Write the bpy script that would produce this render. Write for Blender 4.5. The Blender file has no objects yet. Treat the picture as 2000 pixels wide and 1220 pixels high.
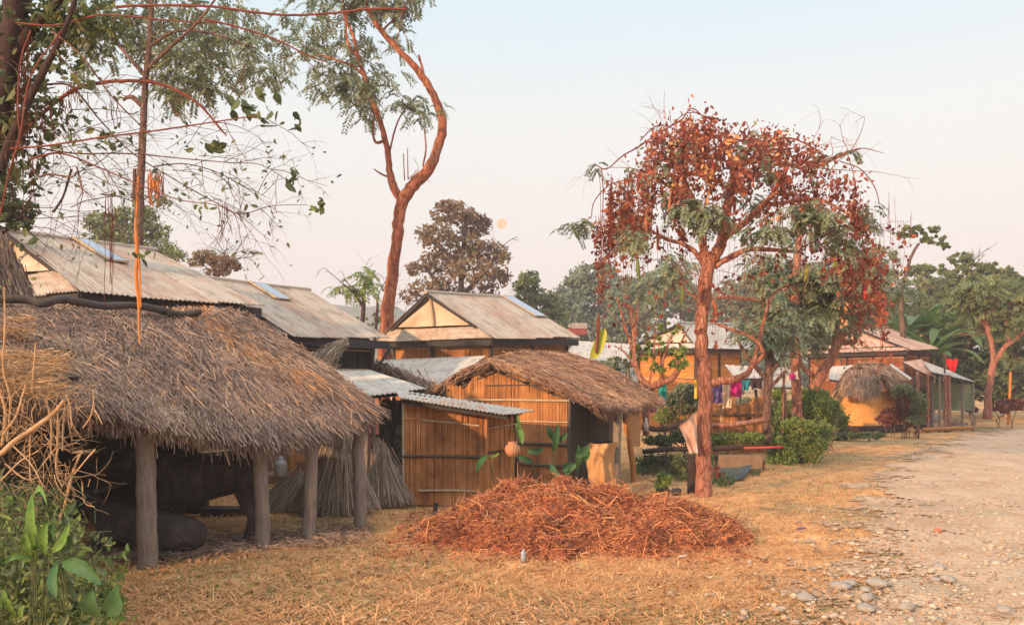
import bpy, math, random
import numpy as np
from mathutils import Vector
R = random.Random(7)
N = np.random.default_rng(11)
HZ, H, F = 740.0, 1.9, 1700.0        # horizon row, eye height, focal length in photo pixels
SC = bpy.context.scene
COL = SC.collection
def P(px, py, Y): return np.array([(px-1000)/F*Y, Y, H-(py-HZ)/F*Y])
def Gd(py): return H*F/(py-HZ)
def G(px, py):
    Y = Gd(py); return np.array([(px-1000)/F*Y, Y, 0.0])
def nz(v): return v/(np.linalg.norm(v, axis=-1, keepdims=True)+1e-9)

# ------------------------------------------------------------------ objects
def tag(o, label=None, cat=None, group=None, kind=None):
    if label: o['label'] = label
    if cat: o['category'] = cat
    if group: o['group'] = group
    if kind: o['kind'] = kind
    return o
def thing(name, loc, label, cat, group=None):
    o = bpy.data.objects.new(name, None); COL.objects.link(o)
    o.location = [float(a) for a in loc]; o.empty_display_size = .2
    return tag(o, label, cat, group)
class MB:
    def __init__(s): s.V=[]; s.UV=[]; s.L=[]; s.C=[]; s.M=[]; s.n=0
    def add(s, V, Fc, mat=0, uv=None):
        V = np.asarray(V, float).reshape(-1, 3); Fc = np.asarray(Fc, int)
        s.V.append(V); s.UV.append(np.zeros((len(V), 2)) if uv is None else np.asarray(uv, float))
        s.L.append((Fc+s.n).ravel()); s.C.append(np.full(len(Fc), Fc.shape[1])); s.M.append(np.full(len(Fc), mat)); s.n += len(V)
    def build(s, name, mats, parent=None, smooth=False):
        me = bpy.data.meshes.new(name)
        V = np.concatenate(s.V); L = np.concatenate(s.L); C = np.concatenate(s.C); M_ = np.concatenate(s.M); U = np.concatenate(s.UV)
        off = np.zeros(3)
        if parent is not None: off = np.array(world_loc(parent))
        else: off = np.array([V[:,0].mean(), V[:,1].mean(), V[:,2].min()])
        V = V-off
        me.vertices.add(len(V)); me.vertices.foreach_set('co', V.astype(np.float32).ravel())
        me.loops.add(len(L)); me.loops.foreach_set('vertex_index', L.astype(np.int32))
        me.polygons.add(len(C)); st = np.concatenate([[0], np.cumsum(C)[:-1]])
        me.polygons.foreach_set('loop_start', st.astype(np.int32)); me.polygons.foreach_set('loop_total', C.astype(np.int32))
        me.polygons.foreach_set('material_index', M_.astype(np.int32))
        me.polygons.foreach_set('use_smooth', np.full(len(C), bool(smooth)))
        uvl = me.uv_layers.new(name='UVMap'); uvl.data.foreach_set('uv', U[L].astype(np.float32).ravel())
        me.update(calc_edges=True); me.validate()
        for m in (mats if isinstance(mats, (list, tuple)) else [mats]): me.materials.append(m)
        o = bpy.data.objects.new(name, me); COL.objects.link(o)
        if parent is None: o.location = off
        else: o.parent = parent
        return o
def world_loc(o):
    v = Vector((0,0,0))
    while o is not None: v += o.location; o = o.parent
    return v

# ------------------------------------------------------------------ shape helpers
def spl(pts, k=5):
    p = np.asarray(pts, float)
    if len(p) < 3 or k <= 1: return p
    q = np.vstack([2*p[0]-p[1], p, 2*p[-1]-p[-2]]); out = []
    for i in range(1, len(q)-2):
        a, b, c, d = q[i-1], q[i], q[i+1], q[i+2]
        for t in np.linspace(0, 1, k, endpoint=False):
            out.append(.5*((2*b)+(-a+c)*t+(2*a-5*b+4*c-d)*t*t+(-a+3*b-3*c+d)*t**3))
    out.append(q[-2]); return np.array(out)
def tube(mb, pts, rad, n=7, mat=0, bump=0.0, cap=True):
    p = np.asarray(pts, float); m = len(p); r = np.broadcast_to(np.asarray(rad, float), (m,))
    t = nz(np.gradient(p, axis=0)); u = np.array([0,0,1.]) if abs(t[0][2]) < .9 else np.array([1.,0,0])
    V = []; prev = nz(np.cross(t[0], u))
    for i in range(m):
        prev = nz(prev-t[i]*np.dot(prev, t[i])); w = np.cross(t[i], prev)
        a = np.linspace(0, 2*math.pi, n, endpoint=False)
        rr = r[i]*(1+bump*N.uniform(-1, 1, n))
        V.append(p[i]+np.outer(np.cos(a)*rr, prev)+np.outer(np.sin(a)*rr, w))
    V = np.concatenate(V); Fc = []
    for i in range(m-1):
        for j in range(n):
            Fc.append((i*n+j, i*n+(j+1)%n, (i+1)*n+(j+1)%n, (i+1)*n+j))
    uv = np.stack([np.tile(np.linspace(0, 1, n, endpoint=False), m), np.repeat(np.linspace(0, 1, m), n)], 1)
    mb.add(V, Fc, mat, uv)
    if cap:
        for k0, pt in ((0, p[0]), (m-1, p[-1])):
            b = len(mb.V) and mb.n
            ring = V[k0*n:(k0+1)*n]
            mb.add(np.vstack([ring, pt]), [(j, (j+1)%n, n) if k0 else ((j+1)%n, j, n) for j in range(n)], mat)
def box(mb, c, sx, sy, sz, rz=0., mat=0, jit=0.0):
    q = np.array([[x, y, z] for z in (-.5,.5) for y in (-.5,.5) for x in (-.5,.5)])*[sx, sy, sz]
    if jit: q = q+N.uniform(-jit, jit, q.shape)
    ca, sa = math.cos(rz), math.sin(rz)
    q = np.stack([q[:,0]*ca-q[:,1]*sa, q[:,0]*sa+q[:,1]*ca, q[:,2]], 1)+np.asarray(c)
    mb.add(q, [(0,2,3,1),(4,5,7,6),(0,1,5,4),(2,6,7,3),(0,4,6,2),(1,3,7,5)], mat)
def beam(mb, a, b, w, h, mat=0):
    a = np.asarray(a, float); b = np.asarray(b, float); t = nz(b-a)
    u = np.array([0,0,1.]) if abs(t[2]) < .9 else np.array([1.,0,0])
    s = nz(np.cross(t, u))*w/2; up = nz(np.cross(s, t))*h/2
    q = np.array([a-s-up, a+s-up, a+s+up, a-s+up, b-s-up, b+s-up, b+s+up, b-s+up])
    mb.add(q, [(0,1,2,3),(7,6,5,4),(0,4,5,1),(1,5,6,2),(2,6,7,3),(3,7,4,0)], mat)
def pl(pts, u):
    """point on a polyline, u 0..1"""
    p = np.asarray(pts, float); k = len(p)-1; x = np.clip(np.asarray(u, float), 0, 1)*k
    i = np.minimum(x.astype(int), k-1); f = (x-i)[..., None]
    return p[i]*(1-f)+p[i+1]*f
def grid(mb, fn, nu, nv, mat=0, thick=0.0):
    u, v = np.meshgrid(np.linspace(0, 1, nu+1), np.linspace(0, 1, nv+1)); u = u.ravel(); v = v.ravel()
    V = fn(u, v); w = nu+1
    Fc = np.array([(j*w+i, j*w+i+1, (j+1)*w+i+1, (j+1)*w+i) for j in range(nv) for i in range(nu)])
    uv = np.stack([u, v], 1)
    if not thick: mb.add(V, Fc, mat, uv); return
    e = 1e-3
    nrm = nz(np.cross(fn(u+e, v)-fn(u-e, v), fn(u, v+e)-fn(u, v-e))); nrm = nrm*(1. if nrm[:, 2].mean() >= 0 else -1.); V2 = V-nrm*thick; n = len(V)
    rim = [j for j in range(nu+1)]+[j*w+nu for j in range(1, nv+1)]+[nv*w+i for i in range(nu-1, -1, -1)]+[j*w for j in range(nv-1, 0, -1)]
    side = np.array([(rim[k], rim[(k+1) % len(rim)], rim[(k+1) % len(rim)]+n, rim[k]+n) for k in range(len(rim))])
    mb.add(np.vstack([V, V2]), np.vstack([Fc, Fc[:, ::-1]+n, side]), mat, np.vstack([uv, uv]))
def coons(a, b):
    """surface between two polylines, v from a to b"""
    a = np.asarray(a, float); b = np.asarray(b, float)
    return lambda u, v: pl(a, u)*(1-np.asarray(v)[..., None])+pl(b, u)*np.asarray(v)[..., None]
def corrugated(mb, top, bot, pitch=.09, nv=10, amp=.011, mat=0, thick=0.0, ragged=0.0):
    f = coons(top, bot); W = max(np.linalg.norm(np.diff(np.asarray(bot), axis=0), axis=1).sum(), np.linalg.norm(np.diff(np.asarray(top), axis=0), axis=1).sum())
    k = max(3, int(W/pitch)); ph = R.random()*9
    def fn(u, v):
        p = f(u, v); e = 1e-3
        n = nz(np.cross(f(u+e, v)-f(u-e, v), f(u, v+e)-f(u, v-e)+1e-9)); n = n*np.sign(n[:, 2:3]+1e-9)
        sheet = np.floor(u*k/9.0)
        lift = .008*((sheet % 2)) + .006*np.sin(v*7+sheet*2.1+ph)
        d = (f(u, v+e)-f(u, v-e))/(2*e)
        return p+n*(amp*np.sin(u*k*2*math.pi)+lift)[:, None]+d*(ragged*np.sin(sheet*5.3+ph)*(v > .97))[:, None]
    grid(mb, fn, k*4, nv, mat, thick)
def quads(mb, c, a, b, mat=0, fold=0.0):
    """bulk leaf diamonds: centre c, half length vector a, half width vector b"""
    n = len(c); nr = np.cross(a, b); nr = nz(nr)*np.linalg.norm(b, axis=1, keepdims=True)*fold
    V = np.stack([c-a, c+b*1.0-a*.1+nr, c+a, c-b-a*.1+nr], 1).reshape(-1, 3)
    i = np.arange(n)[:, None]*4
    if fold:
        k = np.arange(n)[:, None]*6; V = np.stack([c-a, c-a*.45+b*.8+nr*.8, c+a*.3+b*.75+nr*.7, c+a-nr*.4, c+a*.3-b*.75+nr*.7, c-a*.45-b*.8+nr*.8], 1).reshape(-1, 3)
        mb.add(V, np.concatenate([k+[0,1,2,3], k+[0,3,4,5]]), mat)
    else: mb.add(V, i+[0,1,2,3], mat)
def rects(mb, p0, p1, w, mat=0):
    """bulk straws: from p0 to p1 with half width vector w, tapered tip"""
    n = len(p0); V = np.stack([p0-w, p0+w, p1+w*.5, p1-w*.5], 1).reshape(-1, 3)
    mb.add(V, np.arange(n)[:, None]*4+[0,1,2,3], mat)
def rnd_dir(n):
    return nz(N.normal(size=(n, 3)))
def leaves(mb, centers, size, aspect=.45, droop=.0, mat=0, fold=.25, flat=0.0):
    n = len(centers); a = rnd_dir(n); a[:, 2] = a[:, 2]*(1-flat)-droop; a = nz(a)
    b = nz(np.cross(a, rnd_dir(n)+np.array([0,0,flat*3]))); s = size*N.uniform(.6, 1.35, (n, 1))
    quads(mb, centers, a*s*.5, b*s*.5*aspect, mat, fold)
def blob(c, r, n, shell=.35):
    """points in an ellipsoid, denser to the rim, bunched in sub-clumps"""
    d = rnd_dir(n); rr = N.uniform(shell**3, 1, (n, 1))**(1/3)
    return np.asarray(c)+d*rr*np.asarray(r)
def clumpy(c, r, nc, per, cr):
    cs = blob(c, np.asarray(r)-min(cr, min(r)*.5), nc, .3); i = np.repeat(np.arange(nc), per)
    sz = N.uniform(.5, 1.3, nc)[i][:, None]
    return cs[i]+N.normal(size=(len(i), 3))*cr*.5*sz*[1, 1, .7]
def fronds(mb, starts, L, leaf, mat=0, pairs=11, droop=.5, wood=None):
    """drooping pinnate leaves"""
    n = len(starts); h = N.uniform(0, 2*math.pi, n); up = N.uniform(-.5, .5, n)
    d0 = np.stack([np.cos(h), np.sin(h), up], 1); L = L*N.uniform(.6, 1.2, (n, 1))
    C = []; A = []; B = []
    for k in range(pairs):
        t = (k+1)/pairs; c = starts+d0*L*t*(1-.3*t*droop)+np.array([0,0,-1.])*L*droop*t*t
        tg = nz(d0*(1-.6*t*droop)+np.array([0,0,-2.])*droop*t); s = nz(np.cross(tg, [0,0,1.])+1e-6)
        for sg in (1, -1):
            a = nz(s*sg+tg*.55+N.normal(size=(n, 3))*.15-np.array([0,0,.35]))*leaf*(1-.35*abs(t-.5))*.5
            C.append(c+a); A.append(a); B.append(nz(np.cross(a, np.cross(a, tg)+rnd_dir(n)*.004))*leaf*.17)
    quads(mb, np.concatenate(C), np.concatenate(A), np.concatenate(B), mat)
def twig(mb, p, d, L, r, lev, droop=.0, mat=0, tips=None, wig=.25, sides=4):
    m = 5; pts = [np.asarray(p, float)]; d = nz(np.asarray(d, float))
    for i in range(m):
        d = nz(d+N.normal(size=3)*wig*.5+np.array([0,0,-droop*.3])); pts.append(pts[-1]+d*L/m)
    pts = np.array(pts); tube(mb, pts, np.linspace(r, r*.45, m+1), sides, mat, cap=False)
    if tips is not None and lev <= 1: tips.extend(pts[2:])
    if lev > 0:
        for k in range(R.choice((2, 3))):
            i = R.randint(2, m); dd = nz(d+N.normal(size=3)*.8)
            twig(mb, pts[i], dd, L*R.uniform(.45, .75), r*.5, lev-1, droop, mat, tips, wig, sides)
def reeds(mb, a, b, top, pitch=.016, mat=0, z0=None, out=.011):
    """wall of upright reeds between ground points a and b; top(u) gives the height"""
    a = np.asarray(a, float); b = np.asarray(b, float); W = np.linalg.norm((b-a)[:2]); k = max(4, int(W/pitch))
    t = nz(b-a); n = np.array([t[1], -t[0], 0.])
    u = (np.arange(k)+.5)/k; base = a+(b-a)*u[:, None]
    w = pitch*N.uniform(.42, .75, k)[:, None]; o = N.uniform(0, out, k)[:, None]; ln = N.normal(0, .011, k)[:, None]
    tp = np.array([top(x) for x in u])[:, None]+N.uniform(-.05, .04, (k, 1))-.25*(N.uniform(0, 1, (k, 1)) < .04); z = np.array([0,0,1.])
    lo = base+n*o; hi = base+n*o+t*ln; hi[:, 2:] = tp
    V = np.stack([lo-t*w, lo+n*w, lo+t*w, hi-t*w, hi+n*w, hi+t*w], 1).reshape(-1, 3)
    i = np.arange(k)[:, None]*6
    uv = np.tile(np.array([[0,0],[.5,0],[1,0],[0,1],[.5,1],[1,1.]]), (k, 1))
    mb.add(V, np.concatenate([i+[0,1,4,3], i+[1,2,5,4]]), mat, uv)
    # backing sheet just behind the reeds
    q = [a-n*.012, b-n*.012, b-n*.012, a-n*.012]; m = 24; us = np.linspace(0, 1, m+1)
    lo = a+(b-a)*us[:, None]-n*.014; hi = lo.copy(); hi[:, 2] = [top(x)-.03 for x in us]
    mb.add(np.vstack([lo, hi]), [(j, j+1, m+2+j, m+1+j) for j in range(m)], mat, np.vstack([np.stack([us, us*0], 1), np.stack([us, us*0+1], 1)]))
def lathe(mb, c, prof, n=20, mat=0, sx=1., sy=1.):
    V = []; a = np.linspace(0, 2*math.pi, n, endpoint=False)
    for r, z in prof: V.append(np.stack([np.cos(a)*r*sx, np.sin(a)*r*sy, np.full(n, z)], 1))
    V = np.concatenate(V)+np.asarray(c); m = len(prof)
    mb.add(V, [(i*n+j, i*n+(j+1)%n, (i+1)*n+(j+1)%n, (i+1)*n+j) for i in range(m-1) for j in range(n)], mat)
def rock(mb, c, sx, sy, sz, mat=0, jag=.22, n=9, m=6, rz=0.):
    V = []
    for i in range(m):
        th = math.pi*(i+.35)/(m-.3)
        for j in range(n):
            a = 2*math.pi*j/n; k = 1+N.uniform(-jag, jag)
            V.append([math.sin(th)*math.cos(a)*k*sx, math.sin(th)*math.sin(a)*k*sy, math.cos(th)*sz*k])
    V = np.array(V); ca, sa = math.cos(rz), math.sin(rz)
    V = np.stack([V[:,0]*ca-V[:,1]*sa, V[:,0]*sa+V[:,1]*ca, V[:,2]], 1)+np.asarray(c)
    mb.add(V, [(i*n+j, (i+1)*n+j, (i+1)*n+(j+1)%n, i*n+(j+1)%n) for i in range(m-1) for j in range(n)], mat)
    mb.add(np.vstack([V[:n]]), [tuple(range(n))], mat)

# ------------------------------------------------------------------ materials
def base_mat(name, rough=.85, metal=0., spec=.3):
    m = bpy.data.materials.new(name); m.use_nodes = True; nt = m.node_tree; b = nt.nodes['Principled BSDF']
    b.inputs['Roughness'].default_value = rough; b.inputs['Metallic'].default_value = metal
    b.inputs['Specular IOR Level'].default_value = spec
    return m, nt, b
def ramp(nt, cols, pos=None, const=False):
    r = nt.nodes.new('ShaderNodeValToRGB'); e = r.color_ramp.elements
    if const: r.color_ramp.interpolation = 'CONSTANT'
    n = len(cols); pos = pos or [i/max(1, n-1) for i in range(n)]
    while len(e) < n: e.new(.5)
    for i, (c, p) in enumerate(zip(cols, pos)): e[i].position = p; e[i].color = (*c, 1)
    return r
def noise(nt, vec, scale, detail=5, rough=.6, dist=0.):
    n = nt.nodes.new('ShaderNodeTexNoise'); n.inputs['Scale'].default_value = scale; n.inputs['Detail'].default_value = detail
    n.inputs['Roughness'].default_value = rough; n.inputs['Distortion'].default_value = dist
    nt.links.new(vec, n.inputs['Vector']); return n.outputs['Fac']
def mapping(nt, uv=False, sc=(1,1,1)):
    t = nt.nodes.new('ShaderNodeTexCoord'); m = nt.nodes.new('ShaderNodeMapping'); m.inputs['Scale'].default_value = sc
    nt.links.new(t.outputs['UV' if uv else 'Object'], m.inputs['Vector']); return m.outputs['Vector']
def mth(nt, op, a, b=None, clamp=False):
    n = nt.nodes.new('ShaderNodeMath'); n.operation = op; n.use_clamp = clamp
    for i, x in enumerate((a, b)):
        if x is None: continue
        if isinstance(x, (int, float)): n.inputs[i].default_value = x
        else: nt.links.new(x, n.inputs[i])
    return n.outputs[0]
def mixc(nt, f, a, b, op='MIX'):
    n = nt.nodes.new('ShaderNodeMix'); n.data_type = 'RGBA'; n.blend_type = op
    for i, x in ((0, f), (6, a), (7, b)):
        if isinstance(x, (int, float)): n.inputs[i].default_value = x
        elif isinstance(x, tuple): n.inputs[i].default_value = (*x, 1)
        else: nt.links.new(x, n.inputs[i])
    return n.outputs[2]
def bump(nt, b, h, strength=.5, dist=.01):
    n = nt.nodes.new('ShaderNodeBump'); n.inputs['Strength'].default_value = strength; n.inputs['Distance'].default_value = dist
    nt.links.new(h, n.inputs['Height']); nt.links.new(n.outputs['Normal'], b.inputs['Normal'])
def island_mat(name, cols, rough=.8, nscale=3., spec=.2, k=.6, trans=0.0, stain=0.):
    """colour picked per leaf or straw, drifting with a broad noise"""
    m, nt, b = base_mat(name, rough, 0, spec)
    g = nt.nodes.new('ShaderNodeNewGeometry'); f = noise(nt, mapping(nt), nscale, 3)
    f = mth(nt, 'MULTIPLY_ADD', mth(nt, 'SUBTRACT', f, .5), 2.7)
    nt.nodes[-1].inputs[2].default_value = .5
    v = mth(nt, 'ADD', mth(nt, 'MULTIPLY', g.outputs['Random Per Island'], k), mth(nt, 'MULTIPLY', f, 1-k), True)
    r = ramp(nt, cols); nt.links.new(v, r.inputs['Fac']); nt.links.new(r.outputs['Color'], b.inputs['Base Color'])
    if stain:
        q = ramp(nt, [(.36,.33,.32),(.8,.76,.72),(1,1,1),(1.0,.97,.92)], [.30, .43, .54, .75]); nt.links.new(noise(nt, mapping(nt, False, (1, 1, .55)), 2.3, 7, .7, .4), q.inputs['Fac'])
        nt.links.new(mixc(nt, stain, r.outputs['Color'], q.outputs['Color'], 'MULTIPLY'), b.inputs['Base Color'])
    if trans:
        t = nt.nodes.new('ShaderNodeBsdfTranslucent'); nt.links.new(r.outputs['Color'], t.inputs['Color'])
        mx = nt.nodes.new('ShaderNodeMixShader'); mx.inputs[0].default_value = trans
        nt.links.new(b.outputs[0], mx.inputs[1]); nt.links.new(t.outputs[0], mx.inputs[2])
        nt.links.new(mx.outputs[0], nt.nodes['Material Output'].inputs['Surface'])
    return m
def surf(name, cols, scale=6., st=(1,1,1), uv=False, rough=.85, metal=0., bmp=.4, bd=.01, spec=.25, pos=None, fine=True, dist=0.):
    m, nt, b = base_mat(name, rough, metal, spec); v = mapping(nt, uv, st)
    f = noise(nt, v, scale, 8, .65, dist); 
    if fine: f = mth(nt, 'ADD', mth(nt, 'MULTIPLY', f, .7), mth(nt, 'MULTIPLY', noise(nt, v, scale*6, 4), .3))
    lo, hi = .3, .7
    f2 = nt.nodes.new('ShaderNodeMapRange'); f2.inputs[1].default_value = lo; f2.inputs[2].default_value = hi; nt.links.new(f, f2.inputs[0])
    r = ramp(nt, cols, pos); nt.links.new(f2.outputs[0], r.inputs['Fac']); nt.links.new(r.outputs['Color'], b.inputs['Base Color'])
    if bmp: bump(nt, b, f, bmp, bd)
    return m
def tin(name, grey=(.36,.35,.32), rust=(.24,.11,.05), amt=.5):
    m, nt, b = base_mat(name, .62, .0, .25)
    v = mapping(nt, True, (60, 1.6, 1)); s = noise(nt, v, 1.0, 5, .6); big = noise(nt, mapping(nt, True, (3, 2, 1)), 1.6, 5)
    sheets = nt.nodes.new('ShaderNodeTexWhiteNoise'); sheets.noise_dimensions = '1D'
    sx = nt.nodes.new('ShaderNodeSeparateXYZ'); nt.links.new(mapping(nt, True, (1,1,1)), sx.inputs[0])
    nt.links.new(mth(nt, 'FLOOR', mth(nt, 'MULTIPLY', sx.outputs[0], 6)), sheets.inputs['W'])
    f = mth(nt, 'ADD', mth(nt, 'MULTIPLY', s, .5), mth(nt, 'ADD', mth(nt, 'MULTIPLY', big, .5), mth(nt, 'MULTIPLY', sheets.outputs['Value'], .12)))
    r = ramp(nt, [tuple(c*.78 for c in grey), grey, tuple(g*.45+q*.55 for g, q in zip(grey, rust)), rust], [.35, .5, .5+.3*(1-amt)+.06, .98])
    nt.links.new(f, r.inputs['Fac']); st = noise(nt, mapping(nt, True, (14, 5, 1)), 1., 6, .75); k = ramp(nt, [(.62,.55,.5),(1,1,1),(1.0,.86,.72)], [.38, .52, .7]); nt.links.new(st, k.inputs['Fac'])
    nt.links.new(mixc(nt, .8, r.outputs['Color'], k.outputs['Color'], 'MULTIPLY'), b.inputs['Base Color'])
    return m
def plain(name, col, rough=.8, metal=0., var=.25, scale=8., bmp=.15, spec=.3):
    return surf(name, [tuple(c*(1-var) for c in col), col, tuple(min(1, c*(1+var)) for c in col)], scale, rough=rough, metal=metal, bmp=bmp, spec=spec)
M = {}
M['thatch'] = island_mat('thatch', [(.085,.06,.055),(.22,.15,.125),(.37,.26,.195),(.60,.43,.28)], .9, 1.3, k=.66)
M['thatch_warm'] = island_mat('thatch_warm', [(.09,.055,.045),(.23,.14,.105),(.38,.24,.165),(.54,.37,.24)], .9, 1.6, k=.6)
M['thatch_old'] = surf('thatch_old', [(.06,.04,.033),(.14,.10,.075),(.24,.17,.12)], 14, bmp=.8, bd=.03)
M['straw_or_sun'] = island_mat('straw_or_sun', [(.32,.15,.07),(.52,.26,.11),(.66,.38,.18)], .9, 3, k=.75)  # orange straw; its diagonal streaks on the shelter roof paint sunlight
M['hay'] = island_mat('hay', [(.09,.035,.035),(.32,.115,.065),(.58,.225,.095),(.74,.43,.21)], .9, 2.2, k=.65)
M['hay_core'] = surf('hay_core', [(.15,.055,.04),(.34,.12,.065),(.5,.2,.09)], 9, bmp=1, bd=.04)
M['dry_grass'] = island_mat('dry_grass', [(.16,.14,.07),(.40,.25,.12),(.62,.36,.155),(.74,.47,.235)], .9, .7, k=.38)
M['straw_tan'] = island_mat('straw_tan', [(.13,.08,.05),(.36,.23,.13),(.56,.37,.20),(.66,.46,.27)], .9, 2.5, k=.6)
M['bundle'] = island_mat('bundle', [(.17,.135,.105),(.37,.30,.235),(.56,.46,.35)], .9, 2, k=.8)
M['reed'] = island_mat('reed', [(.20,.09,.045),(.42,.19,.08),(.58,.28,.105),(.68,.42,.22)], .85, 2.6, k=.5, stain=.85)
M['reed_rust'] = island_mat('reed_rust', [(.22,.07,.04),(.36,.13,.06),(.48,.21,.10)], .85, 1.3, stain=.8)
M['reed_dark'] = island_mat('reed_dark', [(.028,.024,.023),(.06,.05,.043),(.10,.085,.072)], .85, 1.3)  # dark copy of reed; the shelter's deep shade is put into its colour
M['bamboo'] = surf('bamboo', [(.28,.2,.12),(.42,.33,.22),(.52,.43,.31)], 12, bmp=.2)
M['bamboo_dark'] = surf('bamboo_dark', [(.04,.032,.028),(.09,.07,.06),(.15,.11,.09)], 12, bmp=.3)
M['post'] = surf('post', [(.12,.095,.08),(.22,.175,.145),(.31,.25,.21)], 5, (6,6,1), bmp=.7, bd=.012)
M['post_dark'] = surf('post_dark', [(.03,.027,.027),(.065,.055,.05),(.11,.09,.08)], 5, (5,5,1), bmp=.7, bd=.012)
M['post_orange'] = surf('post_orange', [(.26,.10,.04),(.40,.17,.06),(.50,.25,.10)], 5, (5,5,1), bmp=.4)
M['mud_orange'] = surf('mud_orange', [(.34,.15,.055),(.64,.29,.08),(.72,.37,.12),(.76,.45,.18)], 2.2, bmp=.8, bd=.03)
M['plank_orange'] = surf('plank_orange', [(.22,.075,.03),(.55,.21,.06),(.72,.33,.09),(.74,.42,.16)], 2.2, (.35,.35,5.), bmp=.5, bd=.03)
M['mud'] = surf('mud', [(.18,.11,.07),(.27,.17,.11),(.34,.22,.15)], 4, bmp=.3)
M['tin'] = tin('tin', (.46,.415,.355), (.34,.18,.11), .75)
M['tin_grey'] = tin('tin_grey', (.52,.50,.46), (.26,.18,.13), .25)
M['tin_red'] = tin('tin_red', (.52,.36,.28), (.27,.12,.07), .7)
M['tarp'] = surf('tarp', [(.46,.34,.25),(.6,.46,.34),(.68,.56,.44)], 2.5, bmp=.6, bd=.03, rough=.6)
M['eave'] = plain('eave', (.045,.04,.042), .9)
M['blue_sheet'] = plain('blue_sheet', (.34,.43,.54), .5, var=.12)
M['white_sheet'] = plain('white_sheet', (.66,.64,.62), .4, var=.12)
def barkm(name, cols, sc=5.):
    """fissured bark: streaky colour, dark cracks, pale worn patches"""
    m, nt, b = base_mat(name, .95, 0, .15); v = mapping(nt, False, (1, 1, .28)); d = noise(nt, v, sc*2.2, 4)
    ad = nt.nodes.new('ShaderNodeVectorMath'); ad.operation = 'ADD'; cb = nt.nodes.new('ShaderNodeVectorMath'); cb.operation = 'SCALE'; cb.inputs['Scale'].default_value = .16
    nn = nt.nodes.new('ShaderNodeTexNoise'); nn.inputs['Scale'].default_value = sc*1.5; nt.links.new(v, nn.inputs['Vector']); nt.links.new(nn.outputs['Color'], cb.inputs[0]); nt.links.new(v, ad.inputs[0]); nt.links.new(cb.outputs[0], ad.inputs[1])
    vo = nt.nodes.new('ShaderNodeTexVoronoi'); vo.feature = 'DISTANCE_TO_EDGE'; vo.inputs['Scale'].default_value = sc*2.6; nt.links.new(ad.outputs[0], vo.inputs['Vector'])
    big = noise(nt, mapping(nt, False, (1, 1, .5)), 1.6, 5, .7); f = mth(nt, 'ADD', mth(nt, 'MULTIPLY', d, .5), mth(nt, 'MULTIPLY', big, .5))
    r = ramp(nt, cols, [.32+.36*i/(len(cols)-1) for i in range(len(cols))]); nt.links.new(f, r.inputs['Fac'])
    ck = ramp(nt, [(.30,.27,.26),(1,1,1)], [.0, .09]); nt.links.new(vo.outputs['Distance'], ck.inputs['Fac'])
    nt.links.new(mixc(nt, .8, r.outputs['Color'], ck.outputs['Color'], 'MULTIPLY'), b.inputs['Base Color'])
    bump(nt, b, mth(nt, 'ADD', mth(nt, 'MINIMUM', vo.outputs['Distance'], .12), mth(nt, 'MULTIPLY', d, .25)), 1., .09); return m
M['bark_red'] = barkm('bark_red', [(.10,.035,.028),(.26,.085,.05),(.40,.15,.08),(.50,.27,.17)])
M['bark_grey'] = barkm('bark_grey', [(.06,.035,.03),(.13,.075,.06),(.20,.12,.095),(.28,.19,.15)])
M['bark_pink'] = barkm('bark_pink', [(.16,.06,.045),(.33,.13,.09),(.42,.20,.14),(.5,.31,.22)], 6.)
M['bark_dark'] = surf('bark_dark', [(.018,.011,.011),(.045,.027,.026),(.08,.05,.044)], 6, (3,3,.8), bmp=.9, bd=.02)
M['vine_red'] = surf('vine_red', [(.08,.028,.024),(.17,.05,.038),(.25,.09,.06)], 6, bmp=.4)
M['vine_orange'] = surf('vine_orange', [(.34,.11,.035),(.52,.19,.05),(.60,.28,.10)], 20, (4,4,.6), bmp=.6)
M['leaf_dark'] = island_mat('leaf_dark', [(0.034,0.061,0.034),(0.081,0.121,0.061),(0.149,0.189,0.081),(0.257,0.243,0.081)], .6, 1.2, .3, trans=.32)
M['leaf_mid'] = island_mat('leaf_mid', [(0.068,0.115,0.061),(0.135,0.189,0.095),(0.223,0.27,0.121),(0.378,0.338,0.121)], .65, 1.2, .3, trans=.32)
M['leaf_fern'] = island_mat('leaf_fern', [(0.074,0.121,0.081),(0.162,0.216,0.135),(0.257,0.297,0.176),(0.392,0.378,0.189)], .65, 1., .3, trans=.35)
M['leaf_light'] = island_mat('leaf_light', [(0.061,0.115,0.034),(0.135,0.216,0.054),(0.23,0.311,0.081),(0.405,0.378,0.108)], .6, 2., .3, trans=.35)
M['leaf_hedge'] = island_mat('leaf_hedge', [(.06,.11,.03),(.15,.23,.06),(.26,.33,.09),(.42,.40,.12)], .6, 2.5, .3, trans=.35)
M['leaf_brown'] = island_mat('leaf_brown', [(0.095,0.074,0.061),(0.23,0.142,0.101),(0.27,0.203,0.115),(0.176,0.203,0.101)], .8, .6, .15, trans=.3)
M['leaf_dry'] = island_mat('leaf_dry', [(0.068,0.027,0.027),(0.176,0.057,0.046),(0.338,0.101,0.068),(0.594,0.257,0.135)], .8, 1.5, .15, trans=.3)
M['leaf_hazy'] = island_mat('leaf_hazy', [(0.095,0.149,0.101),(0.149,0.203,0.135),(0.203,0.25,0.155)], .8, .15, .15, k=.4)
M['banana'] = island_mat('banana', [(.05,.10,.035),(.09,.17,.05),(.15,.24,.07)], .45, 2, .4, trans=.35)
M['banana_yellow'] = island_mat('banana_yellow', [(.42,.44,.04),(.50,.52,.05)], .5, 2, .3, trans=.3)
M['stem_tan'] = surf('stem_tan', [(.26,.15,.08),(.42,.27,.15),(.52,.38,.24)], 14, bmp=.3)
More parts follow.
